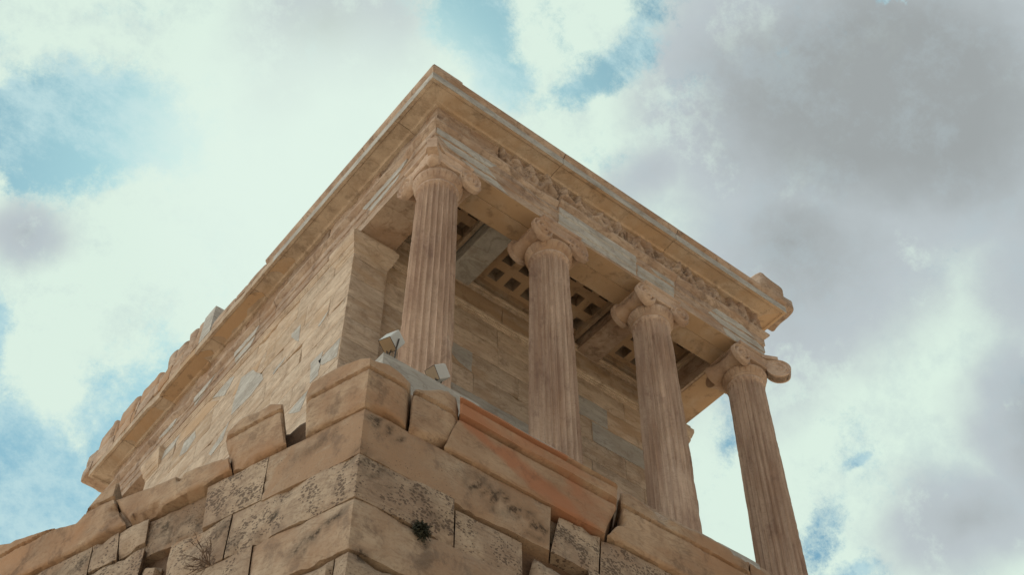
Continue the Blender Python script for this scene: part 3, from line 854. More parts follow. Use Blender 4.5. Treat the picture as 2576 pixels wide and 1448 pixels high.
# ---- cella walls
WC = [0, .92, 1.27, 1.62, 1.96, 2.30, 2.635, 2.965, 3.30, 3.64, 3.975]
wall = MB()
def wallface(mb, O, U, Nn, u0, u1, seed, mean=1.05, amp=.0015, bright=.5, courses=WC, fixed={}):
    r = random.Random(seed)
    for i in range(len(courses) - 1):
        u = u0; first = True
        js = fixed.get(i)
        if js is None:
            js = []; u = u0 + (mean * (.5 if i % 2 else 1.0)) * r.uniform(.8, 1.2)
            while u < u1 - .25: js.append(u); u += mean * r.uniform(.7, 1.3)
        js = [u0] + list(js) + [u1]
        for a, b in zip(js[:-1], js[1:]):
            v = (min(1, max(0, bright + r.uniform(-.30, .30))), max(0, r.uniform(-.3, .45)), max(0, r.uniform(-.3, .4)))
            face_block(mb, O, U, (0, 0, 1), Nn, a, b, courses[i], courses[i + 1], .08, .09, amp, .007, .025 if r.random() < .4 else 0, v, r.randrange(9999))
wallface(wall, (-.232, 0, 0), (0, 1, 0), (-1, 0, 0), 1.27, 6.17, 5, 1.0, bright=.55)
wallface(wall, (LX + .232, 0, 0), (0, 1, 0), (1, 0, 0), 1.27, 6.17, 6, 1.0)
wallface(wall, (0, 1.27, 0), (1, 0, 0), (0, -1, 0), -.232, .225, 7, 2, bright=.45)
wallface(wall, (0, 1.27, 0), (1, 0, 0), (0, -1, 0), LX - .225, LX + .232, 8, 2)
wallface(wall, (0, 1.37, 0), (1, 0, 0), (0, -1, 0), .225, LX - .225, 11, .95, amp=.003, bright=.45,
         fixed={7: [1.1, 2.2, 3.33], 6: [.9, 1.55, 3.13, 3.85], 8: [.8, 1.9, 2.9]})
wallface(wall, (.225, 0, 0), (0, 1, 0), (1, 0, 0), 1.27, 1.37, 7, 2)
wallface(wall, (LX - .225, 0, 0), (0, 1, 0), (-1, 0, 0), 1.27, 1.37, 7, 2)
wallface(wall, (0, 6.17, 0), (1, 0, 0), (0, 1, 0), -.232, LX + .232, 17, 1.0)
box(wall, -.18, .17, 1.33, 6.12, 0, 3.98); box(wall, LX - .17, LX + .18, 1.33, 6.12, 0, 3.98)
box(wall, .17, LX - .17, 1.43, 1.75, 0, 4.5); box(wall, .17, LX - .17, 5.85, 6.12, 0, 4.5)
cella = onT(wall.build('cella_wall', M_wall, smooth=True, angle=35))
# upper wall band, mouldings
mb = MB()
MO = [(0, 3.960), (.018, 3.965), (.022, 3.985), (.035, 3.99), (.038, 4.01), (.055, 4.02), (.058, 4.045), (.02, 4.05)]
G = []
for x in np.linspace(.21, LX - .21, 40): G.append([(x, 1.37 - o_, z_) for o_, z_ in MO] + [(x, 1.45, 4.05), (x, 1.45, 3.96)])
G = np.array(G); G[..., 1] -= .006 * fbm(G, 4, 3, 5); mb.grid(G, (.55, .15, .1), wrapv=True)
for u0_, u1_, v in [(.23, 1.0, (.3, .5, .1)), (1.0, 1.95, (.25, .7, .2)), (1.95, 3.0, (.2, .6, .2)), (3.0, 3.9, (.2, .5, .3)), (3.9, 4.42, (.3, .5, .2))]:
    face_block(mb, (0, 1.355, 0), (1, 0, 0), (0, 0, 1), (0, -1, 0), u0_, u1_, 4.052, 4.40, .1, .07, .006, .012, .03, v, int(u0_ * 77))
MO2 = [(0, 4.40), (.03, 4.405), (.035, 4.425), (.06, 4.435), (.062, 4.46), (.0, 4.465)]
G = np.array([[(x, 1.355 - o_, z_) for o_, z_ in MO2] + [(x, 1.45, 4.465), (x, 1.45, 4.40)] for x in np.linspace(.2, LX - .2, 40)]); mb.grid(G, (.5, .3, .1), wrapv=True)
for s_ in (0, 1):   # same course inside the flanking architraves and the front one
    xx = .262 if s_ == 0 else LX - .262; sg = 1 if s_ == 0 else -1
    G = np.array([[(xx + sg * o_, y, z_) for o_, z_ in MO2] + [(xx - sg * .05, y, 4.465), (xx - sg * .05, y, 4.40)] for y in np.linspace(.25, 1.35, 12)]); mb.grid(G, (.5, .3, .1), wrapv=True)
o = mb.build('wall_crown', M_wall, smooth=True, angle=30); o.parent = cella
# anta capitals
AC = [(.0, 3.70), (.014, 3.715), (.014, 3.745), (.03, 3.76), (.045, 3.80), (.045, 3.83), (.055, 3.84), (.075, 3.90), (.085, 3.93), (.088, 3.985), (.06, 4.0), (.06, 4.05)]
for xa, xb in ((-.232, .225), (LX - .225, LX + .232)):
    for ya, yb in ((1.27, 1.62), (5.82, 6.17)):
        mb = MB(); rect_loft(mb, xa + .004, xb - .004, ya + .004, yb - .004, AC, (.6, .2, 0))
        o = mb.build('anta_capital', M_wall); o.parent = cella
# wall crown along the flanks
mb = MB()
for x, sg in ((-.232, -1), (LX + .232, 1)):
    G = np.array([[(x + sg * o_ * .5, y, z_) for o_, z_ in MO] + [(x - sg * .1, y, 4.05), (x - sg * .1, y, 3.96)] for y in np.linspace(1.6, 5.85, 60)])
    G[..., 0] += .004 * fbm(G, 5, 3, 5); mb.grid(G, (.6, .1, 0), wrapv=True)
o = mb.build('wall_crown', M_wall, smooth=True, angle=30); o.parent = cella
# new marble let into the left wall
PW = [[(2.504, 3.401), (2.303, 3.392), (2.279, 3.084), (2.35, 3.15), (2.419, 3.243), (2.49, 3.33)],
      [(1.862, 2.97), (1.649, 3.059), (1.721, 2.976), (1.818, 2.931)],
      [(1.879, 2.385), (1.634, 2.371), (1.663, 2.016), (1.817, 2.022), (1.846, 2.234)],
      [(2.81, 2.988), (2.781, 3.023), (2.544, 3.059), (2.587, 3.008), (2.781, 2.95)],
      [(3.703, 3.66), (3.40, 3.55), (3.252, 3.37), (3.10, 3.22), (3.038, 3.091), (3.289, 3.025), (3.76, 3.061), (3.784, 3.283)],
      [(3.779, 2.976), (3.835, 2.724), (4.092, 2.656), (4.171, 2.746), (3.893, 2.898)],
      [(1.83, 1.93), (1.936, 1.709), (2.205, 1.88), (1.995, 1.93)],
      [(4.811, 3.60), (4.738, 3.432), (4.928, 3.333), (5.132, 3.396), (5.094, 3.61)],
      [(4.06, 3.95), (3.93, 3.87), (4.104, 3.676), (4.5, 3.93)],
      [(5.343, 3.93), (5.438, 3.78), (5.90, 3.80), (5.80, 3.94)],
      [(1.29, 2.28), (1.70, 2.27), (1.6, 2.12), (1.30, 2.0)],
      [(3.1, 2.28), (3.5, 2.285), (3.35, 2.1), (3.12, 2.0)]]
for i, p in enumerate(PW):
    plate(p, 1, 'marble_patch', M_new, cella, .004, .02, (.8, 0, 0), .232)
for p, g in [([(4.603, 3.95), (4.255, 3.70), (4.9, 3.68), (5.308, 3.72), (5.3, 3.93)], .8), ([(3.8, 3.62), (3.2, 3.60), (3.3, 3.40), (3.86, 3.45)], .6), ([(5.9, 3.2), (5.3, 3.1), (5.4, 2.9), (6.0, 3.0)], .9)]:
    plate(p, 1, 'ochre_insert', M_wall, cella, .003, .02, (.7, g, 0), .232)
for p, v in [([(4.572, 4.47), (4.514, 4.449), (4.857, 4.30), (5.077, 4.25), (5.141, 4.46)], .7), ([(5.655, 4.44), (5.572, 4.40), (5.697, 4.28), (6.083, 4.40), (6.052, 4.44)], .7),
             ([(.3, 4.43), (1.2, 4.43), (1.0, 4.2), (.5, 4.25)], .6), ([(3.5, 4.43), (4.1, 4.43), (4.0, 4.1), (3.7, 4.12)], .75)]:
    banded(p, 1, v)
# new marble on the back wall and the near anta
for p, v, yy_ in [([(1.15, 2.63), (2.6, 2.63), (2.6, 2.30), (1.1, 2.31)], .35, 1.37), ([(.98, 3.29), (1.52, 3.29), (1.52, 2.97), (1.34, 3.02)], .3, 1.37),
                  ([(3.34, 3.29), (4.40, 3.29), (4.40, 2.975), (3.34, 2.97)], .3, 1.37), ([(2.5, 3.63), (3.6, 3.63), (3.6, 3.31), (2.4, 3.31)], .3, 1.37), ([(-.10, 1.95), (.222, 1.76), (.222, 1.63), (-.02, 1.63)], .4, 1.27)]:
    mb = MB(); poly_plate(mb, p, (0, yy_, 0), (1, 0, 0), (0, 0, 1), (0, -1, 0), .004, .02, (v, .25, 0))
    o = mb.build('marble_patch', M_new); o.parent = cella

# ---- porch ceiling
xs_h = [.40, .66, .92, 1.67, 1.93, 2.19, 2.45, 2.71, 2.97, 3.76, 4.02, 4.28]; ys_h = [.54, .84, 1.14]
mb = MB(); hw, hd, zc_ = .076, .086, 4.62
xe = sorted(sum([[x - hw, x + hw] for x in xs_h], [.2, LX - .2])); ye = sorted(sum([[y - hd, y + hd] for y in ys_h], [.2, 1.45]))
for i in range(len(xe) - 1):
    for j in range(len(ye) - 1):
        a, b, c, d = xe[i], xe[i + 1], ye[j], ye[j + 1]
        if i % 2 == 1 and j % 2 == 1:
            zt = zc_ + .16
            q0 = [(a, c, zc_), (b, c, zc_), (b, d, zc_), (a, d, zc_)]; q1 = [(x, y, zt) for x, y, _ in q0]
            mb.add(q0 + q1, [(4, 5, 6, 7), (0, 1, 5, 4), (1, 2, 6, 5), (2, 3, 7, 6), (3, 0, 4, 7)], (.0, .3, 0))
        else: mb.add([(a, c, zc_), (b, c, zc_), (b, d, zc_), (a, d, zc_)], [(0, 1, 2, 3)], (.3, .8, 0))
box(mb, .2, LX - .2, .2, 1.45, 4.86, 4.89)
ceil = onT(mb.build('porch_ceiling', M_soffit, recalc=False))
for x0, x1, v in ((1.07, 1.41, (.6, .05, 0)), (3.13, 3.48, (.35, .1, 0))):
    mb = MB(); rough_box(mb, x0, x1, .25, 1.36, 4.40, 4.60, .1, .002, .006, v, 3)
    box(mb, x0 - .03, x1 + .03, .25, 1.36, 4.585, 4.625, v)
    o = mb.build('ceiling_beam', M_new if x0 < 2 else M_temple, smooth=True, angle=40); o.parent = ceil
box2 = MB()
for x0, x1 in ((.262, 1.04), (1.44, 3.10), (3.51, LX - .262)):
    rect = [(x0, .262, x1, .32), (x0, 1.29, x1, 1.35)]
    for a, b, c, d in rect: box(box2, a, c, b, d, 4.53, 4.622, (.45, .4, 0))
    box(box2, x0, x0 + .05, .32, 1.29, 4.54, 4.621, (.4, .4, 0)); box(box2, x1 - .05, x1, .32, 1.29, 4.54, 4.621, (.4, .4, 0))
o = box2.build('ceiling_moulding', M_soffit); o.parent = ceil

# ================================================================== bastion
B = empty('bastion', (2.0, 1.5, -9.4), 'tall bastion of rough pitted stone blocks carrying the temple', 'bastion')
K0 = np.array((-1.365, -1.42)); lL = np.array((-.30, .954)); nL = np.array((-.954, -.30)); nR = np.array((0., -1.))
Am = np.array([nR, nL]); mt = np.linalg.solve(Am, np.array((1., 1.)))
def bp(q, o, z):
    """point on the bastion: q<0 left face, q>0 right face, o outwards"""
    k = K0 + mt * o
    d = np.array((1., 0.)) * q if q >= 0 else lL * (-q)
    return np.array((k[0] + d[0], k[1] + d[1], z))
def bgrid(Q, O_, Z):
    k = K0 + mt * O_[..., None]
    d = np.where((Q >= 0)[..., None], Q[..., None] * np.array((1., 0.)), (-Q)[..., None] * lL)
    return np.concatenate([k + d, Z[..., None]], -1)
def onB(o):
    o.parent = B; o.matrix_parent_inverse = Matrix.Translation(-Vector(B.location)); return o
def interp(pl, t):
    x = [p[0] for p in pl]; y = [p[1] for p in pl]; return np.interp(t, x, y)
def bblock(mb, left, right, bot, top, prof=None, depth=.35, res=.045, amp=.006, rnd=.025, var=(.5, 0, 0), seed=0, off=0.0, topin=.0, chipamt=.0):
    """block on the bastion faces. left/right: [(z,q)] edge lines, bot/top: [(q,z)] lines, prof: [(z,offset)]"""
    left = sorted(left); right = sorted(right); bot = sorted(bot); top = sorted(top)
    ql = min(p[1] for p in left); qr = max(p[1] for p in right); L = qr - ql
    zb = min(p[1] for p in bot); zt = max(p[1] for p in top); H = zt - zb
    ns = max(4, int(L / res)); nt = max(5, int(H / (res * .55 if prof else res)))
    s = np.linspace(0, 1, ns + 1); t = np.linspace(0, 1, nt + 1)
    if ql < 0 < qr:
        k = np.argmin(np.abs(ql + s * L)); 
        if 0 < k < ns: s[k] = -ql / L
    Sg, Tg = np.meshgrid(s, t, indexing='ij')
    q = ql + Sg * L
    for _ in range(4):
        z = interp(bot, q) * (1 - Tg) + interp(top, q) * Tg
        q = interp(left, z) * (1 - Sg) + interp(right, z) * Sg
        if ql < 0 < qr: q[k, :] = 0
    z = interp(bot, q) * (1 - Tg) + interp(top, q) * Tg
    off_ = np.full_like(q, off) if prof is None else interp(prof, z) + off
    P = bgrid(q, off_, z)
    off_ = off_ + amp * fbm(P, 3, 4, seed) * 2 + amp * .8 * fbm(P, 12, 4, seed + 5, .6)
    dl = np.minimum(np.minimum(Sg, 1 - Sg) * L, np.minimum(Tg, 1 - Tg) * (interp(top, q) - interp(bot, q)))
    off_ = off_ - rnd * np.clip(1 - dl / (rnd * 1.6), 0, 1) ** 2 * (1 + fbm(P, 6, 2, seed + 8))
    if chipamt:
        c = np.clip(fbm(P, 4.5, 4, seed + 12) * 5 - 1.1, 0, 1); off_ = off_ - c * chipamt * np.clip(1.2 - dl / .10, 0, 1)
    # ragged edges
    z = z + rnd * .5 * fbm(P, 7, 3, seed + 15) * (np.minimum(Tg, 1 - Tg) < .01)
    if not (ql < 0 < qr): q = q + rnd * .5 * fbm(P, 7, 3, seed + 16) * (np.minimum(Sg, 1 - Sg) < .01)
    G = bgrid(q, off_, z)
    nb = G.shape[1]
    back = bgrid(q[:, [-1, 0]], off_[:, [-1, 0]] * 0 - depth, z[:, [-1, 0]] + np.array([topin, 0]))
    mid = bgrid(q[:, [-1]], off_[:, [-1]] - depth * .35, z[:, [-1]] + topin * .5 + .01 * fbm(P[:, [-1]], 5, 2, seed + 2))
    G = np.concatenate([G, mid, back], 1)
    mb.grid(G, var, wrapv=True)
    m_ = G.shape[1]
    for e in (0, ns):
        mb.add(G[e], [tuple(range(m_))], var)

ZB = -1.56
CP = [(-1.60, 0), (-1.24, .0), (-1.232, -.045), (-1.204, -.045), (-1.196, .022), (-1.108, .034), (-1.100, -.012), (-1.076, -.012), (-1.068, .040), (-.98, .045)]
CPw = [(-1.60, 0), (-1.24, .0), (-1.222, .0), (-1.215, -.04), (-1.197, -.04), (-1.190, .004), (-1.05, .0), (-.95, -.02)]
CPL = [(z + .035, o) for z, o in CPw]
coping = [
 # name, left, right, bot, top, prof, mat, var, amp, rnd, chip, depth
 ('A', [(-1.56, -.52), (-1.116, -.582), (-1.0, -.55)], [(-1.544, .33), (-1.272, .319), (-1.10, .350)], [(-.6, -1.555), (0, -1.56), (.15, -1.515), (.35, -1.56)],
  [(-.60, -1.06), (-.558, -1.02), (-.49, -1.005), (-.328, -.993), (-.205, -1.01), (-.08, -1.045), (.02, -1.10), (.157, -1.055), (.264, -1.09), (.36, -1.14)], CPw, M_cope, (.62, .35, .1), .006, .018, .05, .45),
 ('B', [(-1.56, .365), (-1.305, .352), (-1.14, .372)], [(-1.50, .70), (-1.293, .755), (-1.125, .768), (-1.0, .735)], [(.35, -1.57), (.52, -1.565), (.64, -1.50), (.77, -1.45)],
  [(.35, -1.15), (.47, -1.10), (.60, -1.03), (.68, -.985), (.77, -1.03)], CPw, M_cope, (.62, .15, .1), .006, .035, .03, .45),
 ('C', [(-1.57, .66), (-1.19, .782), (-1.03, .782)], [(-1.57, 2.135), (-1.36, 2.21), (-1.24, 2.275), (-1.03, 2.30)], [(.6, -1.565), (2.4, -1.572)],
  [(.7, -1.035), (2.33, -1.05)], CP, M_red, (.5, .32, 0), .003, .012, .0, .40),
 ('D', [(-1.575, 2.16), (-1.38, 2.30), (-1.24, 2.33), (-1.0, 2.33)], [(-1.575, 3.72), (-1.0, 3.74)], [(2.1, -1.578), (3.8, -1.58)],
  [(2.32, -1.07), (2.413, -1.01), (2.499, -1.02), (2.646, -1.06), (2.837, -1.057), (3.017, -1.061), (3.179, -1.035), (3.367, -1.02), (3.634, -1.03), (3.78, -1.06)], CPw, M_cope, (.5, .35, .1), .007, .02, .04, .40),
 ('D2', [(-1.575, 3.74), (-1.0, 3.74)], [(-1.575, 5.2), (-1.0, 5.2)], [(3.6, -1.58), (5.3, -1.58)], [(3.7, -1.06), (5.3, -1.06)], CPw, M_cope, (.5, .35, .1), .007, .02, .04, .40),
 ('D3', [(-1.575, 5.21), (-1.0, 5.21)], [(-1.575, 7.3), (-1.0, 7.3)], [(5.1, -1.58), (7.5, -1.58)], [(5.1, -1.06), (7.5, -1.06)], CPw, M_cope, (.5, .35, .1), .007, .02, .04, .40),
 ('E', [(-1.53, -1.192), (-1.37, -1.249), (-1.17, -1.343), (-1.0, -1.35)], [(-1.56, -.696), (-1.24, -.785), (-1.1, -.80)], [(-1.4, -1.53), (-.6, -1.55)],
  [(-1.36, -1.10), (-1.209, -1.01), (-1.045, -1.035), (-.931, -1.02), (-.80, -1.10)], CPL, M_cope, (.6, .3, .1), .006, .02, .03, .45),
 ('F', [(-1.543, -2.176), (-1.365, -2.325), (-1.2, -2.453)], [(-1.53, -1.205), (-1.4, -1.25), (-1.28, -1.30)], [(-2.5, -1.55), (-1.1, -1.53)],
  [(-2.47, -1.195), (-2.30, -1.215), (-2.167, -1.24), (-1.821, -1.28), (-1.526, -1.32), (-1.30, -1.36), (-1.221, -1.40)], None, M_cope, (.6, .3, .1), .009, .018, .06, .50),
 ('G', [(-1.56, -4.05), (-.95, -4.05)], [(-1.531, -2.25), (-1.288, -2.410), (-1.159, -2.478), (-.98, -2.495)], [(-4.2, -1.54), (-2.1, -1.535)],
  [(-4.1, -1.0), (-3.846, -.99), (-3.664, -1.06), (-3.613, -1.052), (-3.467, -1.08), (-3.224, -1.13), (-2.978, -1.20), (-2.863, -1.225), (-2.80, -1.17), (-2.742, -1.085), (-2.651, -1.0), (-2.5, -.99)], CPL, M_cope, (.55, .4, .1), .008, .02, .04, .45),
 ('H', [(-1.56, -6.0), (-.95, -6.0)], [(-1.56, -4.06), (-.95, -4.06)], [(-6.2, -1.54), (-3.9, -1.54)], [(-6.1, -1.05), (-3.9, -1.02)], CPL, M_cope, (.5, .4, .1), .008, .02, .04, .45),
 ('I', [(-1.56, -8.5), (-.95, -8.5)], [(-1.56, -6.01), (-.95, -6.01)], [(-8.6, -1.54), (-5.9, -1.54)], [(-8.6, -1.05), (-5.9, -1.05)], CPL, M_cope, (.5, .4, .1), .008, .02, .04, .45),
]
clabels = {'C': 'reddish moulded coping block', 'B': 'small rounded coping block', 'F': 'broken coping block with a slanting top', 'A': 'coping block at the corner'}
# slanting rubble on top behind the broken coping of the left side
mb = MB()
def topfill(q0, q1, o0, z0, o1, z1, seed, amp=.03, var=(.5, .1, .3)):
    n = max(3, int(abs(q1 - q0) / .06)); m = 8
    Sg, Tg = np.meshgrid(np.linspace(0, 1, n), np.linspace(0, 1, m), indexing='ij')
    q = q0 + (q1 - q0) * Sg; o_ = o0 + (o1 - o0) * Tg; z = z0 + (z1 - z0) * Tg
    P = bgrid(q, o_, z); z = z + amp * fbm(P, 3.5, 4, seed)
    P = bgrid(q, o_, z); mb.grid(P, var)
    Pb = P.copy(); Pb[..., 2] = -1.5; mb.grid(Pb, var)
    for sl_ in (P[0], P[-1]):
        b_ = sl_.copy(); b_[:, 2] = -1.5; mb.grid(np.stack([sl_, b_]), var)
    for sl_ in (P[:, 0], P[:, -1]):
        b_ = sl_.copy(); b_[:, 2] = -1.5; mb.grid(np.stack([sl_, b_]), var)
for a in [(-2.42, -1.26, -.04, -1.30, -.50, -1.0, 4, .05), (.36, .80, -.10, -1.06, -.36, -.80, 7, .03), (2.32, 3.75, -.06, -1.06, -.34, -.86, 9, .035, (.5, .2, .2)), (-4.0, -2.7, -.05, -1.2, -.5, -.95, 12, .05)]:
    mb = MB(); topfill(*a); onB(mb.build('rubble_fill', M_bast, smooth=True, angle=50))
mb = MB(); bblock(mb, [(-1.56, -.84), (-1.0, -.90)], [(-1.56, -.50), (-1.0, -.50)], [(-1, -1.56), (-.4, -1.56)], [(-1, -1.10), (-.72, -1.20), (-.4, -1.06)], None, .5, .05, .03, .03, (.2, .1, .3), 77, -.16)
onB(mb.build('rubble_fill', M_dark, smooth=True, angle=50))

# wall of the bastion
def unwrap(P):
    """q along the faces and height of a point on the bastion"""
    d = P[:, :2] - K0; onR = d @ nR > d @ nL - 1e-9
    q = np.where((P[:, 0] > K0[0] + .0) & onR, d[:, 0], -(d @ lL)); return q, P[:, 2]
def stain_at(P, q, z, segs):
    m = np.zeros(len(q)); w = fbm(P, 8, 5, 77, .6) * .07; w2 = fbm(P, 24, 4, 78, .65)
    for q0, z0, q1, z1, r, a in segs:
        dx, dz = q1 - q0, z1 - z0; t = np.clip(((q - q0) * dx + (z - z0) * dz) / (dx * dx + dz * dz + 1e-9), 0, 1)
        d = np.hypot(q - q0 - t * dx, z - z0 - t * dz) + w * (r / .1) ** .5
        m = np.maximum(m, a * np.clip(1.15 - np.maximum(d, 0) / r, 0, 1) * np.clip(.55 + w2 * 2.2, 0, 1))
    return m
DARK = [(.08, -1.62, .30, -1.70, .08, 1.9), (.95, -1.72, 1.50, -1.84, .13, 1.6), (.02, -2.0, .22, -2.08, .11, 1.4), (.45, -2.05, .70, -2.2, .10, .9), (-.06, -2.44, -.52, -2.62, .045, 2.3),
        (-.30, -2.60, -.40, -2.66, .06, 1.2), (.04, -2.70, .18, -2.78, .06, 2.2), (.52, -2.38, .56, -2.60, .06, 1.3), (.98, -2.50, 1.10, -2.56, .05, 1.2), (-.66, -2.15, -.69, -2.18, .022, 3.0),
        (-1.20, -2.05, -1.05, -2.25, .10, .9), (-1.55, -1.85, -1.9, -1.7, .16, .8), (-.25, -1.66, -.6, -1.72, .09, .7), (1.75, -1.75, 1.95, -1.85, .08, .8), (-2.6, -1.7, -3.1, -1.75, .12, 1.0)]
OCH = [(-.08, -1.70, -.42, -1.80, .12, .8), (-.70, -1.66, -.78, -1.9, .08, .7), (-.02, -1.6, -.02, -1.9, .05, .8), (1.3, -1.65, 1.55, -1.92, .12, .8), (-1.45, -2.0, -1.75, -1.95, .10, .9)]
def wall_post(P, c):
    q, z = unwrap(P); c = c.copy(); c[:, 0] -= 1.5 * stain_at(P, q, z, DARK); c[:, 1] += 1.5 * stain_at(P, q, z, OCH); return c
def red_post(P, c):
    q, z = unwrap(P); c = c.copy(); n = fbm(P, 4, 3, 5)
    d1 = np.abs((z + 1.26) * 1.0 + (q - 1.05) * .42 + n * .12)                       # orange vein running down to the right
    g = .10 + .95 * np.clip(1 - d1 / .13, 0, 1) + .35 * np.clip(n * 2, 0, 1) * (q > 1.2)
    g = np.where(z > -1.20, .55 + .3 * n - .5 * np.clip((q - 1.5) / .5, 0, 1), g)
    g = np.where((z > -1.085) & (q < 1.75), 1.05, g)
    c[:, 1] = g; c[:, 0] = np.where(z > -1.2, .75, .62) - .5 * np.clip(1 - np.hypot(q - 1.62, (z + 1.40) * 1.5) / .14, 0, 1); return c
def cope_post(P, c):
    q, z = unwrap(P); c = c.copy(); n = fbm(P, 3.2, 4, 9); c[:, 0] += n * .5; c[:, 1] += .5 * fbm(P, 2.3, 3, 19)
    c[:, 0] -= stain_at(P, q, z, [(.05, -1.25, .12, -1.22, .05, 1.2), (2.9, -1.3, 3.2, -1.45, .08, .7), (-3.3, -1.4, -3.6, -1.45, .09, 1.0)]); return c
for i, (nm, l, r, b, t, pf, mat, var, amp, rnd, ch, dep) in enumerate(coping):
    mb = MB(); bblock(mb, l, r, b, t, pf, dep, .022 if i < 4 or 5 < i < 9 else .04, amp, rnd, var, 100 + i * 13, 0.03, 0, ch)
    o = onB(mb.build('coping_block', mat, smooth=True, angle=45, post=red_post if nm == 'C' else cope_post))
    if nm in clabels: o['label'] = clabels[nm]
wb = MB()
def wb_block(l0, l1, r0, r1, zb, zt, var, seed, off=0, amp=.006, rnd=.006, chip=.03, zbr=None, ztr=None, ql=None):
    """corners: l0 bottom-left q, l1 top-left q, r0, r1"""
    zbr = zb if zbr is None else zbr; ztr = zt if ztr is None else ztr
    bblock(wb, [(min(zb, zbr), l0), (max(zt, ztr), l1)], [(min(zb, zbr), r0), (max(zt, ztr), r1)], [(l0 - .1, zb), (r0 + .1, zbr)], [(l1 - .1, zt), (r1 + .1, ztr)],
           None, .2, .05, amp, rnd, var, seed, off, 0, chip)
Z1, Z2, Z3, Z4 = -1.562, -1.952, -2.342, -2.742
# course 1
wb_block(-.846, -.850, 1.595, 1.622, Z2 - .02, Z1, (.6, .62, .3), 201, ztr=Z1 - .02, zbr=Z2 - .03)
wb_block(1.60, 1.63, 1.69, 1.70, -1.80, Z1 - .02, (.1, .1, .5), 202, -.10)
wb_block(1.61, 1.70, 2.05, 2.093, Z2 - .02, Z1 - .03, (.7, .0, 1.), 203, -.012, .012)
wb_block(2.065, 2.105, 3.1, 3.12, Z2, Z1 - .03, (.6, .1, 1.), 204, -.01)
wb_block(3.11, 3.13, 4.3, 4.3, Z2, Z1 - .02, (.5, .2, .8), 205)
wb_block(4.31, 4.31, 5.8, 5.8, Z2, Z1 - .02, (.5, .2, .8), 206); wb_block(5.81, 5.81, 7.4, 7.4, Z2, Z1 - .02, (.5, .2, .5), 207)
wb_block(-1.384, -1.427, -.852, -.856, Z2, Z1, (.75, .05, 1.), 208)
wb_block(-1.975, -2.0, -1.39, -1.433, Z2 + .04, Z1, (.12, .35, .5), 209, -.05, .02)
wb_block(-2.25, -2.305, -1.98, -2.006, -1.80, Z1, (.7, 0, .4), 210, -.0, .008, .02)
wb_block(-2.54, -2.58, -2.255, -2.31, -1.83, Z1, (.45, .2, .8), 211)
wb_block(-3.3, -3.32, -2.545, -2.585, Z2 + .03, Z1, (.4, .3, .7), 212); wb_block(-4.4, -4.4, -3.31, -3.33, Z2, Z1, (.4, .3, .7), 213)
wb_block(-5.9, -5.9, -4.41, -4.41, Z2, Z1, (.4, .3, .7), 214); wb_block(-7.2, -7.2, -5.91, -5.91, Z2, Z1, (.4, .3, .7), 215); wb_block(-8.5, -8.5, -7.21, -7.21, Z2, Z1, (.4, .3, .7), 215)
# course 2
wb_block(-1.10, -1.10, .775, .768, Z3, Z2 - .008, (.72, .0, .95), 221)
wb_block(.785, .782, 1.352, 1.35, Z3, Z2 - .07, (.68, .0, .85), 222, -.02, ztr=Z2 - .055)
wb_block(1.40, 1.46, 2.0, 1.93, Z3, Z2 - .09, (.7, .0, .9), 223, -.015, .03, .08, zbr=Z3)
wb_block(2.02, 1.95, 3.2, 3.2, Z3, Z2 - .01, (.6, .1, .9), 224); wb_block(3.21, 3.21, 4.8, 4.8, Z3, Z2 - .01, (.6, .1, .9), 225); wb_block(4.81, 4.81, 7.4, 7.4, Z3, Z2 - .01, (.6, .1, .9), 226)
wb_block(-1.672, -1.678, -1.11, -1.11, Z3 + .0, Z2 - .008, (.6, .1, .9), 227, -.01, .02)
wb_block(-1.95, -1.95, -1.76, -1.76, Z3, Z2 - .02, (.7, .0, .6), 228, -.03, .02, .04, ztr=Z2 - .11)
wb_block(-2.7, -2.7, -1.96, -1.96, Z3, Z2 + .10, (.6, .1, .9), 229); wb_block(-3.9, -3.9, -2.71, -2.71, Z3, Z2 + .02, (.6, .1, .9), 230)
wb_block(-5.3, -5.3, -3.91, -3.91, Z3, Z2 - .01, (.6, .1, .9), 231); wb_block(-8.5, -8.5, -5.31, -5.31, Z3, Z2 - .01, (.6, .1, .9), 232)
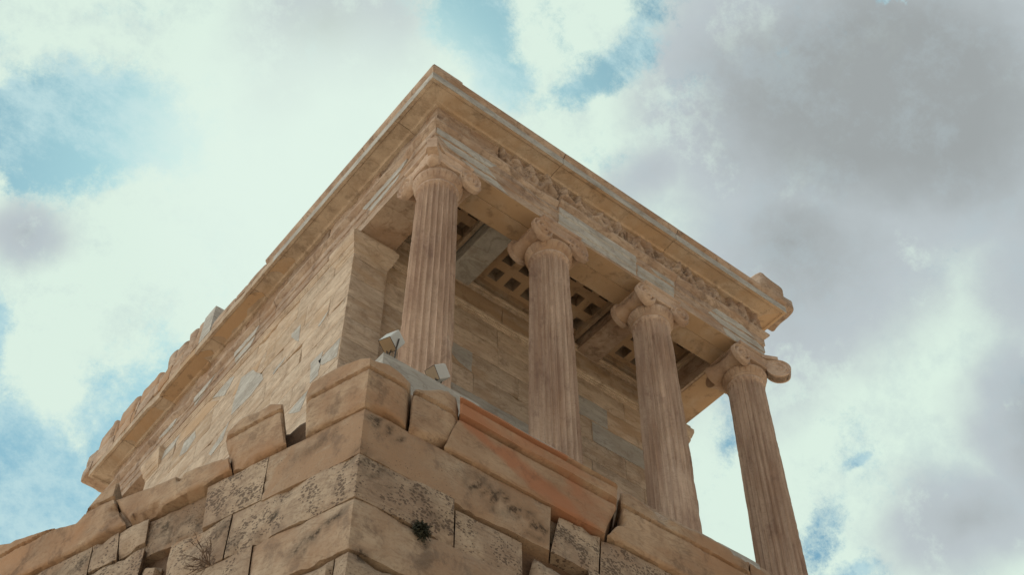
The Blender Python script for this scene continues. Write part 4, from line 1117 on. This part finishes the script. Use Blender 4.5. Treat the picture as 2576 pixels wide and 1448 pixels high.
# course 3 and 4
wb_block(-.82, -.84, 1.66, 1.66, Z4, Z3 - .006, (.8, .45, .12), 241, .004, .010, .016)
wb_block(-1.9, -1.9, -.83, -.85, Z4, Z3 - .006, (.6, .1, .8), 242); wb_block(1.67, 1.67, 3.0, 3.0, Z4, Z3 - .006, (.5, .1, .9), 243)
wb_block(3.01, 3.01, 7.4, 7.4, Z4, Z3 - .006, (.5, .1, .9), 244); wb_block(-4.4, -4.4, -1.91, -1.91, Z4, Z3 - .006, (.5, .1, .9), 245); wb_block(-8.5, -8.5, -4.41, -4.41, Z4, Z3 - .006, (.5, .1, .9), 246)
zz = Z4 - .006; k = 0; r5 = random.Random(8)
while zz > -9.6:
    h = .42 if zz < -3.2 else .39
    c0 = r5.uniform(-.9, -.5) if k % 2 else r5.uniform(-1.3, -1.0); c1 = r5.uniform(1.0, 1.5) if k % 2 else r5.uniform(.5, .8)
    if k == 0: c0, c1 = -.10, .55
    if k == 0:
        wb_block(-.10, -.10, 1.2, 1.2, zz - h, zz - .02, (.45, .0, .4), 250, -.012, .012, .03); wb_block(-1.4, -1.4, -.11, -.11, zz - h, zz - .012, (.6, .15, .6), 251, -.01, .012, .03); c0, c1 = -1.4, 1.2
    else: wb_block(c0, c0, c1, c1, zz - h, zz - .004, (r5.random(), r5.random() * .4, r5.random()), 260 + k, 0, .008)
    u = c1
    while u < 7.3:
        u2 = min(u + r5.uniform(1.0, 1.6), 7.4); wb_block(u + .004, u + .004, u2, u2, zz - h, zz - .004, (r5.random(), r5.random() * .4, r5.random()), r5.randrange(999)); u = u2
    u = c0
    while u > -8.4:
        u2 = max(u - r5.uniform(1.0, 1.6), -8.5); wb_block(u2, u2, u - .004, u - .004, zz - h, zz - .004, (r5.random(), r5.random() * .4, r5.random()), r5.randrange(999)); u = u2
    zz -= h; k += 1
bw = onB(wb.build('stone_wall', M_bast, smooth=True, angle=45, post=wall_post))
# core behind the joints, and the terrace
mb = MB()
kx, ky = bp(0, -.12, 0)[:2]
a0 = bp(-8.6, -.12, 0)[:2]; a1 = bp(7.3, -.12, 0)[:2]
poly = [tuple(a0), (kx, ky), tuple(a1), (a1[0], a0[1])]
V_ = [(x, y, z) for z in (-9.7, -1.50) for x, y in poly]
mb.add(V_, [(3, 2, 1, 0), (4, 5, 6, 7), (0, 1, 5, 4), (1, 2, 6, 5), (2, 3, 7, 6), (3, 0, 4, 7)], (.3, .3, .3))
kx, ky = bp(0, -.42, 0)[:2]; a0 = bp(-8.6, -.42, 0)[:2]; a1 = bp(7.3, -.42, 0)[:2]
poly = [tuple(a0), (kx, ky), tuple(a1), (a1[0], a0[1])]
V_ = [(x, y, z) for z in (-1.52, -1.12) for x, y in poly]
mb.add(V_, [(3, 2, 1, 0), (4, 5, 6, 7), (0, 1, 5, 4), (1, 2, 6, 5), (2, 3, 7, 6), (3, 0, 4, 7)], (.3, .3, .3))
onB(mb.build('core', M_dark))

# ================================================================== floodlights
M_house = plain('painted_grey_metal', (.50, .51, .50), .45, .0, 60, .03)
M_glass = plain('reflection_tan_glass', (.34, .25, .16), .25, 0, 8, .1)  # tan of the sunlit ground's reflection painted into the glass colour
M_blk = plain('black_rubber', (.02, .018, .016), .5)
M_iron = plain('dark_iron', (.06, .05, .045), .6)
def floodlight(corner, ax, face, foot, label):
    """box lamp: corner point, three edge vectors, which axis is the glazed face's normal, foot height"""
    ax = [Vector(a) for a in ax]; c0 = Vector(corner); ctr = c0 + (ax[0] + ax[1] + ax[2]) * .5
    e = empty('floodlight', (ctr.x, ctr.y, foot), label, 'floodlight', 'floodlights on the white step'); org = Vector(e.location)
    n = ax[face]; u, v = [ax[k] for k in range(3) if k != face]
    def P(a, b, c): return tuple(ctr + u * a + v * b + n * c - org)
    mb = MB(); rows = []
    ring = [(-1, -.9), (-.9, -1), (.9, -1), (1, -.9), (1, .9), (.9, 1), (-.9, 1), (-1, .9)]
    for c, k in ((-.5, .49), (-.48, .5), (.30, .5), (.42, .47), (.5, .36)):
        rows.append([P(x * k, y * k, c) for x, y in ring])
    G = np.array(rows); mb.grid(G, wrapv=True); mb.add(G[-1], [tuple(range(8))]); mb.add(G[0], [tuple(range(8))[::-1]])
    for t in (-.3, -.15, 0, .15, .3):     # cooling ribs on the back
        V_ = [P(x, y, c) for c in (.48, .56) for x, y in ((t - .015, -.3), (t + .015, -.3), (t + .015, .3), (t - .015, .3))]
        mb.add(V_, [(0, 1, 2, 3), (7, 6, 5, 4), (0, 1, 5, 4), (1, 2, 6, 5), (2, 3, 7, 6), (3, 0, 4, 7)])
    mb.build('housing', M_house, e)
    def slab(m_, x0, x1, y0, y1, c0_, c1_):
        V_ = [P(x, y, c) for c in (c0_, c1_) for x, y in ((x0, y0), (x1, y0), (x1, y1), (x0, y1))]
        m_.add(V_, [(0, 1, 2, 3), (7, 6, 5, 4), (0, 1, 5, 4), (1, 2, 6, 5), (2, 3, 7, 6), (3, 0, 4, 7)])
    mb = MB(); slab(mb, -.468, .468, -.468, .468, -.503, -.515); mb.build('front_glass', M_glass, e)
    mb = MB()
    for q in ((-.5, .5, -.5, -.472), (-.5, .5, .472, .5), (-.5, -.472, -.47, .47), (.472, .5, -.47, .47)): slab(mb, *q, -.502, -.52)
    mb.build('gasket', M_blk, e)
    mb = MB(); pl_ = Vector(P(-.56, 0, 0)); pr_ = Vector(P(.56, 0, 0))
    for p in (pl_, pr_): tube(mb, [p, p * .7 + Vector((0, 0, .01)), Vector((p.x * .4, p.y * .4, .012))], .006)
    tube(mb, [(pl_.x * .45, pl_.y * .45, .012), (pr_.x * .45, pr_.y * .45, .012)], .009); tube(mb, [(0, 0, -.03), (0, 0, .03)], .014, 8)
    mb.build('bracket', M_iron, e)
    mb = MB(); tube(mb, [P(.2, .1, .5), P(.3, .1, .7), (-.07, -.03, .03), (-.12, -.05, .035), (-.15, -.03, .0), (-.14, .02, -.02)], .005); mb.build('cable', M_blk, e)
    return e
floodlight((-.966, -.970, -.174), [(-.0374, .1138, .0208), (.104, .0444, -.0563), (.0791, -.0007, .1459)], 2, -.497, 'grey box floodlight standing on the corner of the white step, nearer the left wall')
floodlight((-.478, -.980, -.353), [(-.0775, -.0243, .095), (.1079, -.0078, .0859), (-.0096, .1221, .0233)], 1, -.515, 'grey box floodlight low in front of the foot of the nearest column')
# ================================================================== plants on the bastion
M_leaf = plain('dark_leaves', (.028, .030, .014), .7, 0, 20, .15)
M_twig = plain('dry_twigs', (.14, .09, .06), .9, 0, 20, .1)
def tuft(q, z, R, n, name, label, seed, mat, droop=.5):
    r = random.Random(seed); c = Vector(bp(q, .0, z)); e = empty(name, tuple(c), label, 'plant')
    nrm = Vector((0, -1, 0)) if q > 0 else Vector((nL[0], nL[1], 0)); ux = Vector((0, 0, 1)).cross(nrm)
    mb = MB()
    for k in range(n):
        d = (nrm * r.uniform(.2, 1) + ux * r.gauss(0, .7) + Vector((0, 0, r.gauss(-.1, .7)))).normalized()
        L = R * r.uniform(.5, 1.1); p0 = nrm * -.02; p1 = d * L * .6; p2 = d * L + Vector((0, 0, -droop * L * r.random()))
        w = d.cross(Vector((r.random(), r.random(), r.random()))).normalized() * R * .06
        mb.add([p0 - w, p0 + w, p1 + w * 1.3, p2, p1 - w * 1.3], [(0, 1, 2, 3, 4)])
        for j in range(4):
            b_ = p0.lerp(p2, r.uniform(.3, 1)); dd = Vector((r.gauss(0, 1), r.gauss(0, 1), r.gauss(0, 1))).normalized(); ww = dd.cross(d).normalized() * R * .05
            mb.add([b_, b_ + dd * R * .12 + ww, b_ + dd * R * .25, b_ + dd * R * .12 - ww], [(0, 1, 2, 3)])
    mb.build('foliage', mat, e, recalc=False)
tuft(.50, -2.36, .085, 150, 'wall_shrub', 'small dark green tuft growing from the joint under the right hand face', 3, M_leaf)
def twigs(q, z, R, n, label, seed):
    r = random.Random(seed); c = Vector(bp(q, .0, z)); e = empty('dry_plant', tuple(c), label, 'plant')
    nrm = Vector((nL[0], nL[1], 0)) if q < 0 else Vector((0, -1, 0)); ux = Vector((0, 0, 1)).cross(nrm); mb = MB()
    def br(p, d, L, rad, lv):
        pts = [p]; 
        for k in range(4):
            d = (d + Vector((r.gauss(0, .22), r.gauss(0, .22), r.gauss(0, .22)))).normalized(); 
            if d.dot(nrm) < .05: d = (d + nrm * .3).normalized()
            p = p + d * L / 4; pts.append(p)
        tube(mb, pts, [rad * (1 - .15 * i) for i in range(5)], 4)
        if lv: 
            for k in range(3): br(pts[r.choice((1, 2, 3))], (d + ux * r.gauss(0, .8) + Vector((0, 0, r.gauss(.1, .6)))).normalized(), L * .6, rad * .6, lv - 1)
    for k in range(n):
        br(nrm * -.02, (nrm * .35 + ux * r.gauss(0, .8) + Vector((0, 0, r.uniform(-.1, 1)))).normalized(), R * r.uniform(.6, 1), .004, 2)
    mb.build('stems', M_twig, e)
twigs(-1.23, -2.34, .22, 8, 'dry leafless twiggy plant rooted low on the left hand face', 4)
